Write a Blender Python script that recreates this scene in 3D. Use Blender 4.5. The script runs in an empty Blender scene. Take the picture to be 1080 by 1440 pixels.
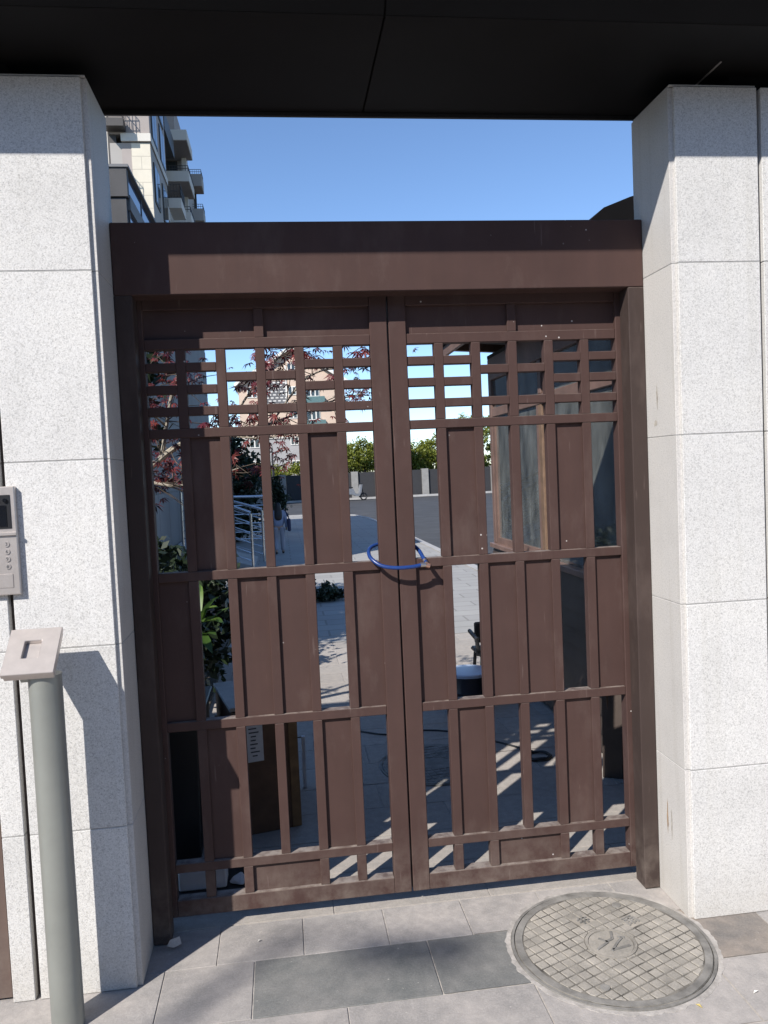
import bpy, bmesh, math, random
import numpy as np
from mathutils import Vector, Matrix

rnd = random.Random(7)
rng = np.random.default_rng(7)
scene = bpy.context.scene
COL = scene.collection

# ------------------------------------------------------------------ camera, sky, sun, exposure
CAM = Vector((-0.4164, -2.9314, 1.6462))
RT = Vector((0.9907430, -0.1279917, -0.0452370))
UP = Vector((0.0515075, 0.0461120, 0.9976075))
FW = Vector((0.1255995, 0.9907027, -0.0522787))
cd = bpy.data.cameras.new('camera')
cd.sensor_fit = 'VERTICAL'
cd.sensor_height = 36.0
cd.sensor_width = 27.0
cd.lens = 36.0 * 1130.0 / 1440.0
cd.clip_start = 0.05
cd.clip_end = 2000.0
cam = bpy.data.objects.new('camera', cd)
COL.objects.link(cam)
cam.matrix_world = Matrix(((RT.x, UP.x, -FW.x, CAM.x), (RT.y, UP.y, -FW.y, CAM.y),
                           (RT.z, UP.z, -FW.z, CAM.z), (0, 0, 0, 1)))
scene.camera = cam

SUN_TO = Vector((-0.90, -1.0, 1.11)).normalized()          # towards the sun
world = bpy.data.worlds.new('World')
scene.world = world
world.use_nodes = True
wn = world.node_tree.nodes
wn.clear()
wo = wn.new('ShaderNodeOutputWorld')
bg = wn.new('ShaderNodeBackground')
sky = wn.new('ShaderNodeTexSky')
sky.sky_type = 'NISHITA'
sky.sun_disc = False
sky.sun_elevation = math.asin(SUN_TO.z)
sky.sun_rotation = math.atan2(SUN_TO.x, SUN_TO.y)
sky.altitude = 0.0
sky.air_density = 0.8
sky.dust_density = 0.0
sky.ozone_density = 4.6
bg.inputs['Strength'].default_value = 0.135
world.node_tree.links.new(sky.outputs[0], bg.inputs[0])
world.node_tree.links.new(bg.outputs[0], wo.inputs[0])

sl = bpy.data.lights.new('sun', 'SUN')
sl.energy = 4.6
sl.angle = math.radians(0.53)
sl.color = (1.0, 0.95, 0.88)
sun = bpy.data.objects.new('sun', sl)
COL.objects.link(sun)
sun.location = (-9, -10, 14)
sun.rotation_euler = (-SUN_TO).to_track_quat('-Z', 'Y').to_euler()

scene.view_settings.view_transform = 'Standard'
scene.view_settings.look = 'None'
scene.view_settings.gamma = 1.0
scene.view_settings.use_curve_mapping = False
scene.view_settings.exposure = 0.55

# ------------------------------------------------------------------ materials
def base(name):
    m = bpy.data.materials.new(name)
    m.use_nodes = True
    nt = m.node_tree
    p = nt.nodes['Principled BSDF']
    return m, nt, p

def coords(nt, kind='Object', scale=None):
    tc = nt.nodes.new('ShaderNodeTexCoord')
    if kind == 'World':
        g = nt.nodes.new('ShaderNodeNewGeometry')
        out = g.outputs['Position']
    else:
        out = tc.outputs[kind]
    if scale:
        mp = nt.nodes.new('ShaderNodeMapping')
        mp.inputs['Scale'].default_value = scale
        nt.links.new(out, mp.inputs['Vector'])
        out = mp.outputs[0]
    return out

def noise(nt, vec, scale, detail=4.0, rough=0.6):
    n = nt.nodes.new('ShaderNodeTexNoise')
    n.inputs['Scale'].default_value = scale
    n.inputs['Detail'].default_value = detail
    n.inputs['Roughness'].default_value = rough
    nt.links.new(vec, n.inputs['Vector'])
    return n.outputs['Fac']

def ramp(nt, fac, stops):
    r = nt.nodes.new('ShaderNodeValToRGB')
    e = r.color_ramp.elements
    while len(e) < len(stops):
        e.new(0.5)
    for i, (pos, c) in enumerate(stops):
        e[i].position = pos
        e[i].color = (c[0], c[1], c[2], 1.0) if not isinstance(c, (int, float)) else (c, c, c, 1.0)
    nt.links.new(fac, r.inputs[0])
    return r.outputs[0]

def mix(nt, fac, a, b, mode='MIX'):
    n = nt.nodes.new('ShaderNodeMix')
    n.data_type = 'RGBA'
    n.blend_type = mode
    for sock, v in ((n.inputs[0], fac), (n.inputs[6], a), (n.inputs[7], b)):
        if isinstance(v, (int, float)):
            sock.default_value = v
        elif isinstance(v, tuple):
            sock.default_value = (v[0], v[1], v[2], 1.0)
        else:
            nt.links.new(v, sock)
    return n.outputs[2]

def bump(nt, p, h, strength=0.3, dist=0.002):
    b = nt.nodes.new('ShaderNodeBump')
    b.inputs['Strength'].default_value = strength
    b.inputs['Distance'].default_value = dist
    nt.links.new(h, b.inputs['Height'])
    nt.links.new(b.outputs[0], p.inputs['Normal'])

def plain(name, c, rough=0.6, metal=0.0, var=0.12, scale=6.0, bmp=0.0, spec=0.5, bscale=60.0):
    m, nt, p = base(name)
    v = coords(nt, 'World')
    f = noise(nt, v, scale)
    lo = tuple(x * (1 - var) for x in c)
    hi = tuple(x * (1 + var) for x in c)
    nt.links.new(ramp(nt, f, [(0.3, lo), (0.7, hi)]), p.inputs['Base Color'])
    p.inputs['Roughness'].default_value = rough
    p.inputs['Metallic'].default_value = metal
    p.inputs['Specular IOR Level'].default_value = spec
    if bmp:
        bump(nt, p, noise(nt, v, bscale), bmp, 0.004)
    return m

def rand_tint(nt, col, amt):
    """per-object brightness change, so neighbouring stones differ"""
    oi = nt.nodes.new('ShaderNodeObjectInfo')
    mr = nt.nodes.new('ShaderNodeMapRange')
    mr.inputs['To Min'].default_value = 1 - amt
    mr.inputs['To Max'].default_value = 1 + amt
    nt.links.new(oi.outputs['Random'], mr.inputs['Value'])
    hs = nt.nodes.new('ShaderNodeHueSaturation')
    nt.links.new(mr.outputs[0], hs.inputs['Value'])
    nt.links.new(col, hs.inputs['Color'])
    return hs.outputs[0]

def granite(name, light, dark, mid, warm=0.0, rough=0.75, contrast=1.0):
    m, nt, p = base(name)
    v = coords(nt, 'World')
    f1 = noise(nt, v, 260.0, 3.0, 0.7)
    f2 = noise(nt, v, 130.0, 2.0, 0.6)
    f3 = noise(nt, v, 3.0, 6.0, 0.7)
    c = ramp(nt, f1, [(0.30, dark), (0.43, mid), (0.58, light), (0.75, tuple(min(1, x * 1.15) for x in light))])
    c2 = ramp(nt, f2, [(0.34, 0.70), (0.46, 1.0), (0.62, 1.06)])
    c = mix(nt, contrast, c, c2, 'MULTIPLY')
    c3 = ramp(nt, f3, [(0.25, (0.90, 0.90, 0.90)), (0.5, (1, 1, 1)), (0.75, (1.05, 1.045, 1.03))])
    c = mix(nt, 1.0, c, c3, 'MULTIPLY')
    # dust splash near the pavement and faint runs down the face
    sep = nt.nodes.new('ShaderNodeSeparateXYZ')
    nt.links.new(v, sep.inputs[0])
    stv = coords(nt, 'World', (22.0, 22.0, 0.7))
    st = noise(nt, stv, 1.0, 3.0, 0.6)
    stc = ramp(nt, st, [(0.28, (0.86, 0.85, 0.82)), (0.45, (1, 1, 1))])
    c = mix(nt, 0.35 + warm, c, stc, 'MULTIPLY')
    mr = nt.nodes.new('ShaderNodeMapRange')
    mr.inputs['From Min'].default_value = 0.0
    mr.inputs['From Max'].default_value = 0.22
    mr.inputs['To Min'].default_value = 0.55
    mr.inputs['To Max'].default_value = 0.0
    nt.links.new(sep.outputs['Z'], mr.inputs['Value'])
    nz = nt.nodes.new('ShaderNodeMath')
    nz.operation = 'MULTIPLY'
    nt.links.new(mr.outputs[0], nz.inputs[0])
    nt.links.new(noise(nt, v, 14.0, 5.0), nz.inputs[1])
    c = mix(nt, nz.outputs[0], c, (0.40, 0.36, 0.30))
    c = rand_tint(nt, c, 0.05)
    nt.links.new(c, p.inputs['Base Color'])
    p.inputs['Roughness'].default_value = rough
    p.inputs['Specular IOR Level'].default_value = 0.3
    bump(nt, p, f1, 0.55, 0.0015)
    return m

def painted(name, c, chips=True):
    m, nt, p = base(name)
    v = coords(nt, 'World')
    f = noise(nt, v, 5.0, 5.0)
    col = ramp(nt, f, [(0.3, tuple(x * 0.92 for x in c)), (0.7, tuple(x * 1.08 for x in c))])
    d = noise(nt, coords(nt, 'World', (30.0, 30.0, 2.5)), 1.0, 4.0)
    col = mix(nt, 0.35, col, ramp(nt, d, [(0.35, (1, 1, 1)), (0.75, (1.25, 1.2, 1.15))]), 'MULTIPLY')
    # rubbed, dusty patches and a dirty foot
    rub = ramp(nt, noise(nt, coords(nt, 'World', (3.0, 3.0, 1.2)), 1.6, 6.0, 0.72), [(0.52, 0.0), (0.78, 0.30)])
    col = mix(nt, rub, col, (0.17, 0.13, 0.115))
    scr = ramp(nt, noise(nt, coords(nt, 'World', (60.0, 60.0, 5.0)), 1.0, 2.0), [(0.70, 0.0), (0.74, 0.35)])
    col = mix(nt, scr, col, (0.16, 0.12, 0.11))
    sz = nt.nodes.new('ShaderNodeSeparateXYZ')
    nt.links.new(v, sz.inputs[0])
    ft = nt.nodes.new('ShaderNodeMapRange')
    ft.inputs['From Max'].default_value = 0.30
    ft.inputs['To Min'].default_value = 0.85
    ft.inputs['To Max'].default_value = 0.0
    nt.links.new(sz.outputs['Z'], ft.inputs['Value'])
    fm = nt.nodes.new('ShaderNodeMath')
    fm.operation = 'MULTIPLY'
    nt.links.new(ft.outputs[0], fm.inputs[0])
    nt.links.new(ramp(nt, noise(nt, v, 11.0, 6.0, 0.7), [(0.38, 0.0), (0.7, 0.8)]), fm.inputs[1])
    col = mix(nt, fm.outputs[0], col, (0.20, 0.165, 0.14))
    # dust that settles on upward faces
    g = nt.nodes.new('ShaderNodeNewGeometry')
    sp = nt.nodes.new('ShaderNodeSeparateXYZ')
    nt.links.new(g.outputs['True Normal'], sp.inputs[0])
    up = nt.nodes.new('ShaderNodeMapRange')
    up.inputs['From Min'].default_value = 0.6
    up.inputs['From Max'].default_value = 1.0
    up.inputs['To Max'].default_value = 0.75
    nt.links.new(sp.outputs['Z'], up.inputs['Value'])
    mu = nt.nodes.new('ShaderNodeMath')
    mu.operation = 'MULTIPLY'
    nt.links.new(up.outputs[0], mu.inputs[0])
    nt.links.new(ramp(nt, noise(nt, v, 25.0, 5.0), [(0.35, 0.2), (0.6, 1.0)]), mu.inputs[1])
    col = mix(nt, mu.outputs[0], col, (0.30, 0.26, 0.23))
    if chips:
        ch = nt.nodes.new('ShaderNodeTexVoronoi')
        ch.inputs['Scale'].default_value = 21.0
        nt.links.new(v, ch.inputs['Vector'])
        k = ramp(nt, ch.outputs['Distance'], [(0.055, 1.0), (0.075, 0.0)])
        k2 = ramp(nt, noise(nt, v, 4.0, 2.0), [(0.56, 0.0), (0.60, 1.0)])
        kk = mix(nt, 1.0, k, k2, 'MULTIPLY')
        col = mix(nt, kk, col, (0.45, 0.42, 0.40))
    nt.links.new(col, p.inputs['Base Color'])
    nt.links.new(ramp(nt, noise(nt, v, 9.0, 4.0), [(0.3, 0.55), (0.7, 0.70)]), p.inputs['Roughness'])
    p.inputs['Specular IOR Level'].default_value = 0.16
    bump(nt, p, noise(nt, v, 18.0, 3.0), 0.06, 0.002)
    return m

def paving(name, lo, hi, tint=0.10, dust=(0.33, 0.30, 0.27), dustamt=0.75):
    m, nt, p = base(name)
    v = coords(nt, 'World')
    c = ramp(nt, noise(nt, v, 150.0, 3.0, 0.7), [(0.3, lo), (0.7, hi)])
    c = rand_tint(nt, c, tint)
    d = ramp(nt, noise(nt, v, 3.1, 6.0, 0.65), [(0.36, 0.0), (0.64, dustamt)])
    c = mix(nt, d, c, dust)
    d2 = ramp(nt, noise(nt, v, 24.0, 6.0, 0.7), [(0.42, (0.86, 0.86, 0.86)), (0.62, (1.05, 1.04, 1.03))])
    c = mix(nt, 0.8, c, d2, 'MULTIPLY')
    sp = ramp(nt, noise(nt, v, 55.0, 2.0, 0.5), [(0.70, 0.0), (0.76, 0.5)])
    c = mix(nt, sp, c, (0.5, 0.47, 0.43))
    nt.links.new(c, p.inputs['Base Color'])
    p.inputs['Roughness'].default_value = 0.85
    p.inputs['Specular IOR Level'].default_value = 0.25
    bump(nt, p, noise(nt, v, 90.0, 6.0, 0.75), 0.5, 0.003)
    return m

def leafy(name, cols, trans=0.35, rough=0.5):
    m, nt, p = base(name)
    v = coords(nt, 'World')
    f = nt.nodes.new('ShaderNodeTexWhiteNoise')
    sn = nt.nodes.new('ShaderNodeVectorMath')
    sn.operation = 'SNAP'
    sn.inputs[1].default_value = (0.11, 0.11, 0.11)
    nt.links.new(v, sn.inputs[0])
    nt.links.new(sn.outputs[0], f.inputs['Vector'])
    n2 = noise(nt, v, 1.4, 4.0)
    ad = nt.nodes.new('ShaderNodeMath')
    ad.operation = 'ADD'
    nt.links.new(f.outputs['Value'], ad.inputs[0])
    nt.links.new(n2, ad.inputs[1])
    hv = nt.nodes.new('ShaderNodeMath')
    hv.operation = 'MULTIPLY'
    hv.inputs[1].default_value = 0.5
    nt.links.new(ad.outputs[0], hv.inputs[0])
    n = len(cols)
    c = ramp(nt, hv.outputs[0], [(0.15 + 0.7 * i / (n - 1), cc) for i, cc in enumerate(cols)])
    nt.links.new(c, p.inputs['Base Color'])
    p.inputs['Roughness'].default_value = rough
    tr = nt.nodes.new('ShaderNodeBsdfTranslucent')
    nt.links.new(c, tr.inputs['Color'])
    mx = nt.nodes.new('ShaderNodeMixShader')
    mx.inputs[0].default_value = trans
    nt.links.new(p.outputs[0], mx.inputs[1])
    nt.links.new(tr.outputs[0], mx.inputs[2])
    nt.links.new(mx.outputs[0], nt.nodes['Material Output'].inputs['Surface'])
    return m

def glass(name, tint=(0.8, 0.86, 0.86), refl=1.0, dirt_reflect=0.12):
    m, nt, p = base(name)
    nt.nodes.remove(p)
    tr = nt.nodes.new('ShaderNodeBsdfTransparent')
    tr.inputs['Color'].default_value = (*tint, 1)
    gl = nt.nodes.new('ShaderNodeBsdfGlossy')
    gl.inputs['Roughness'].default_value = 0.03
    df = nt.nodes.new('ShaderNodeBsdfDiffuse')
    df.inputs['Color'].default_value = (0.38, 0.40, 0.38, 1)
    fr = nt.nodes.new('ShaderNodeFresnel')
    fr.inputs['IOR'].default_value = 1.5
    ml = nt.nodes.new('ShaderNodeMath')
    ml.operation = 'MULTIPLY'
    ml.inputs[1].default_value = refl
    ml.use_clamp = True
    nt.links.new(fr.outputs[0], ml.inputs[0])
    v = coords(nt, 'World')
    dn = ramp(nt, noise(nt, coords(nt, 'World', (1.0, 3.0, 1.6)), 2.2, 6.0), [(0.30, dirt_reflect * 0.4), (0.72, dirt_reflect * 2.0)])  # grey veil: dust plus reflections put into the pane colour
    m1 = nt.nodes.new('ShaderNodeMixShader')
    nt.links.new(dn, m1.inputs[0])
    nt.links.new(tr.outputs[0], m1.inputs[1])
    nt.links.new(df.outputs[0], m1.inputs[2])
    m2 = nt.nodes.new('ShaderNodeMixShader')
    nt.links.new(ml.outputs[0], m2.inputs[0])
    nt.links.new(m1.outputs[0], m2.inputs[1])
    nt.links.new(gl.outputs[0], m2.inputs[2])
    nt.links.new(m2.outputs[0], nt.nodes['Material Output'].inputs['Surface'])
    return m

def bricky(name, c1, c2, mortar, bw, bh, ms, plane='XY', rough=0.8, offset=0.5):
    m, nt, p = base(name)
    v = coords(nt, 'World')
    if plane == 'XZ':
        sp = nt.nodes.new('ShaderNodeSeparateXYZ')
        cb = nt.nodes.new('ShaderNodeCombineXYZ')
        nt.links.new(v, sp.inputs[0])
        nt.links.new(sp.outputs['X'], cb.inputs['X'])
        nt.links.new(sp.outputs['Z'], cb.inputs['Y'])
        v = cb.outputs[0]
    b = nt.nodes.new('ShaderNodeTexBrick')
    b.offset = offset
    b.inputs['Scale'].default_value = 1.0
    b.inputs['Brick Width'].default_value = bw
    b.inputs['Row Height'].default_value = bh
    b.inputs['Mortar Size'].default_value = ms
    b.inputs['Color1'].default_value = (*c1, 1)
    b.inputs['Color2'].default_value = (*c2, 1)
    b.inputs['Mortar'].default_value = (*mortar, 1)
    nt.links.new(v, b.inputs['Vector'])
    d2 = ramp(nt, noise(nt, coords(nt, 'World'), 0.7, 6.0, 0.7), [(0.3, (0.85, 0.85, 0.85)), (0.7, (1.1, 1.1, 1.1))])
    nt.links.new(mix(nt, 0.8, b.outputs['Color'], d2, 'MULTIPLY'), p.inputs['Base Color'])
    p.inputs['Roughness'].default_value = rough
    return m

M = {}
M['stone'] = granite('flamed_granite', (0.60, 0.59, 0.575), (0.34, 0.335, 0.33), (0.53, 0.52, 0.505), 0.0, 0.8, 0.38)
M['stone_smooth'] = granite('honed_granite', (0.55, 0.53, 0.51), (0.42, 0.40, 0.38), (0.49, 0.475, 0.455), 0.25, 0.6, 0.3)
M['brown'] = painted('brown_paint', (0.064, 0.0380, 0.0335))
M['brown_post'] = painted('brown_post_paint', (0.048, 0.0345, 0.031), False)
M['brown_board'] = painted('brown_board_paint', (0.115, 0.082, 0.070), False)
M['black'] = plain('black_canopy_paint', (0.0075, 0.007, 0.007), 0.6, 0, 0.3, 1.3, 0.02, 0.12, 9.0)
M['black_lip'] = plain('black_lip_paint', (0.012, 0.011, 0.011), 0.6)
M['core'] = plain('dark_pillar_core', (0.07, 0.055, 0.05), 0.8)
M['paver'] = paving('grey_paver', (0.25, 0.237, 0.228), (0.35, 0.332, 0.318), 0.08, (0.43, 0.395, 0.37), 0.75)
M['paver_dark'] = paving('dark_grey_paver', (0.125, 0.13, 0.128), (0.185, 0.188, 0.183), 0.05, (0.32, 0.30, 0.28), 0.45)
M['paver_worn'] = paving('worn_brown_paver', (0.16, 0.15, 0.14), (0.23, 0.21, 0.195), 0.05, (0.40, 0.33, 0.27), 0.7)
M['paver_rear'] = paving('pale_paver', (0.30, 0.275, 0.25), (0.40, 0.37, 0.34), 0.09, (0.40, 0.36, 0.32), 0.5)
M['grout'] = plain('grout', (0.40, 0.37, 0.34), 0.9, 0, 0.3, 40)
M['asphalt'] = plain('asphalt', (0.05, 0.05, 0.052), 0.85, 0, 0.3, 1.2, 0.3)
M['soil'] = plain('soil', (0.05, 0.04, 0.03), 0.95, 0, 0.4, 8, 0.5)
M['kerb'] = plain('kerb_stone', (0.36, 0.35, 0.34), 0.8, 0, 0.15, 3)
M['iron'] = plain('dusty_cast_iron', (0.32, 0.29, 0.25), 0.85, 0, 0.22, 12, 0.3, 0.3)
M['iron_pad'] = paving('dusty_iron_pad', (0.17, 0.16, 0.145), (0.30, 0.28, 0.25), 0.22, (0.42, 0.385, 0.335), 0.9)
M['iron_groove'] = plain('dirty_iron_groove', (0.15, 0.138, 0.12), 0.9, 0, 0.75, 14, 0.4)
M['iron_ring'] = plain('cast_iron_ring', (0.20, 0.19, 0.175), 0.8, 0, 0.35, 16, 0.4)
M['joint'] = plain('grey_pointing', (0.36, 0.355, 0.345), 0.95, 0, 0.2, 30)
M['cement'] = plain('cement_bed', (0.36, 0.335, 0.31), 0.95, 0, 0.3, 22, 0.6)
M['steel'] = plain('brushed_steel', (0.58, 0.53, 0.50), 0.42, 0.75, 0.06, 30)
M['steel_pole'] = plain('dull_steel_pole', (0.30, 0.31, 0.285), 0.45, 0.5, 0.10, 4, 0.05)
M['steel_shiny'] = plain('stainless_tube', (0.62, 0.62, 0.62), 0.22, 1.0, 0.04, 4)
M['screen'] = plain('dark_screen', (0.008, 0.009, 0.012), 0.12, 0, 0.1)
M['bezel'] = plain('black_bezel', (0.02, 0.02, 0.022), 0.35)
M['blue'] = plain('blue_cable_sleeve', (0.012, 0.040, 0.17), 0.32, 0, 0.15, 30)
M['brass'] = plain('lock_barrel', (0.55, 0.50, 0.46), 0.3, 0.9)
M['copper'] = plain('copper_cap', (0.60, 0.36, 0.27), 0.35, 0.8)
M['bark'] = plain('pale_bark', (0.30, 0.27, 0.22), 0.85, 0, 0.35, 25, 0.5)
M['bark_dark'] = plain('dark_bark', (0.08, 0.06, 0.045), 0.9, 0, 0.35, 12, 0.5)
M['maple'] = leafy('red_maple_leaf', [(0.014, 0.007, 0.008), (0.035, 0.010, 0.012), (0.11, 0.014, 0.024), (0.20, 0.035, 0.028), (0.04, 0.014, 0.012)], 0.25)
M['tree_leaf'] = leafy('tree_leaf', [(0.05, 0.08, 0.015), (0.13, 0.16, 0.022), (0.22, 0.24, 0.03), (0.30, 0.30, 0.04)], 0.35)
M['hedge_leaf'] = leafy('dark_hedge_leaf', [(0.010, 0.018, 0.010), (0.020, 0.034, 0.015), (0.032, 0.052, 0.020)], 0.15)
M['broad_leaf'] = leafy('broad_leaf', [(0.04, 0.085, 0.022), (0.08, 0.15, 0.03), (0.16, 0.24, 0.05)], 0.4, 0.35)
M['cream'] = bricky('cream_tile_wall', (0.62, 0.57, 0.47), (0.59, 0.54, 0.445), (0.45, 0.41, 0.34), 0.9, 0.62, 0.02, 'XZ')
M['taupe'] = plain('taupe_wall', (0.33, 0.29, 0.27), 0.85, 0, 0.1, 0.5)
M['tower_grey'] = plain('warm_grey_wall', (0.34, 0.32, 0.30), 0.85, 0, 0.1, 0.4)
M['tower_white'] = plain('off_white_trim', (0.58, 0.55, 0.50), 0.8, 0, 0.06, 0.5)
M['dark_frame'] = plain('dark_window_frame', (0.04, 0.035, 0.033), 0.5)
M['win_glass'] = plain('window_glass_dark', (0.03, 0.04, 0.045), 0.06, 0, 0.2, 0.6, 0, 0.8)
M['podium_wall'] = plain('dark_grey_stone_cladding', (0.15, 0.15, 0.155), 0.75, 0, 0.10, 1.2)
M['pier_stone'] = plain('charcoal_pier_stone', (0.065, 0.063, 0.064), 0.8, 0, 0.12, 3)
M['podium_glass'] = plain('blue_glass_band', (0.05, 0.065, 0.10), 0.05, 0, 0.1, 0.6, 0, 1.0)
M['beige'] = plain('beige_render', (0.58, 0.45, 0.36), 0.9, 0, 0.05, 0.3)
M['beige_shaded'] = plain('beige_shadow_tone', (0.34, 0.33, 0.33), 0.9, 0, 0.08, 0.3)  # beige wall greyed: a cast shadow put into the colour
M['white_trim'] = plain('white_trim', (0.72, 0.70, 0.66), 0.8, 0, 0.04, 0.5)
M['louvre'] = bricky('white_lattice_brick', (0.68, 0.66, 0.63), (0.66, 0.64, 0.60), (0.14, 0.14, 0.15), 0.62, 0.40, 0.13, 'XZ')
M['green_glass'] = plain('green_balcony_glass', (0.10, 0.17, 0.17), 0.15)
M['fence_dark'] = plain('dark_fence_panel', (0.025, 0.025, 0.028), 0.7)
M['fence_post'] = plain('grey_fence_post', (0.24, 0.235, 0.225), 0.85)
M['wood'] = plain('dark_red_brown_frame', (0.15, 0.095, 0.078), 0.5, 0, 0.25, 5)
M['wood_tan'] = plain('weathered_tan_post', (0.15, 0.095, 0.062), 0.6, 0, 0.25, 14)
M['siding'] = plain('dark_brown_siding', (0.060, 0.045, 0.038), 0.4, 0, 0.25, 6)
M['booth_roof'] = plain('black_booth_roof', (0.007, 0.0065, 0.007), 0.6, 0, 0.2, 6, 0, 0.1)
M['booth_dark'] = plain('booth_interior', (0.028, 0.026, 0.025), 0.8)
M['glass'] = glass('booth_glass', (0.72, 0.78, 0.76), 1.8, 0.24)
M['carton'] = plain('brown_chipboard', (0.12, 0.066, 0.038), 0.75, 0, 0.25, 10)
M['ochre'] = plain('ochre_edge_board', (0.20, 0.115, 0.05), 0.75, 0, 0.25, 16)
M['paper'] = plain('white_paper', (0.62, 0.62, 0.62), 0.85, 0, 0.1, 20)
M['ink'] = plain('grey_print', (0.07, 0.07, 0.08), 0.8)
M['box_top'] = plain('grey_top_board', (0.30, 0.29, 0.27), 0.85, 0, 0.2, 9)  # cabinet top, paler and greyer than the carcass
M['foam'] = plain('white_foam', (0.66, 0.66, 0.67), 0.8, 0, 0.08, 15)
M['drum_lid'] = plain('pale_blue_lid', (0.42, 0.47, 0.58), 0.35, 0, 0.05)
M['drum'] = plain('navy_drum', (0.012, 0.013, 0.022), 0.4)
M['rubber'] = plain('black_plastic', (0.015, 0.015, 0.016), 0.5)
M['skin'] = plain('skin', (0.45, 0.28, 0.2), 0.55)
M['hair'] = plain('dark_hair', (0.014, 0.010, 0.009), 0.45)
M['jacket'] = plain('pale_blue_jacket', (0.30, 0.34, 0.45), 0.85, 0, 0.10, 12)
M['trousers'] = plain('pale_trousers', (0.36, 0.36, 0.40), 0.85, 0, 0.06, 12)
M['bag'] = plain('navy_bag', (0.02, 0.026, 0.07), 0.6)
M['shoe'] = plain('black_shoe', (0.012, 0.012, 0.012), 0.5)
M['lamp'] = plain('black_lamp_metal', (0.018, 0.018, 0.02), 0.5)
M['scooter_grey'] = plain('grey_scooter_plastic', (0.20, 0.21, 0.23), 0.35)
M['scooter_red'] = plain('dark_scooter_plastic', (0.08, 0.05, 0.05), 0.35)

# ------------------------------------------------------------------ helpers
WPOS = {}          # world position of every parent (parents are only translated)

def tag(o, label=None, cat=None, group=None, kind=None):
    if label: o['label'] = label
    if cat: o['category'] = cat
    if group: o['group'] = group
    if kind: o['kind'] = kind
    return o

def link(o, parent=None):
    COL.objects.link(o)
    WPOS[o.name] = Vector(o.location)
    if parent is not None:
        o.parent = parent
        o.matrix_parent_inverse = Matrix.Translation(-WPOS[parent.name])
    return o

def empty(name, loc, label, cat, group=None):
    o = bpy.data.objects.new(name, None)
    o.empty_display_size = 0.1
    o.location = loc
    link(o)
    return tag(o, label, cat, group)

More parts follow.
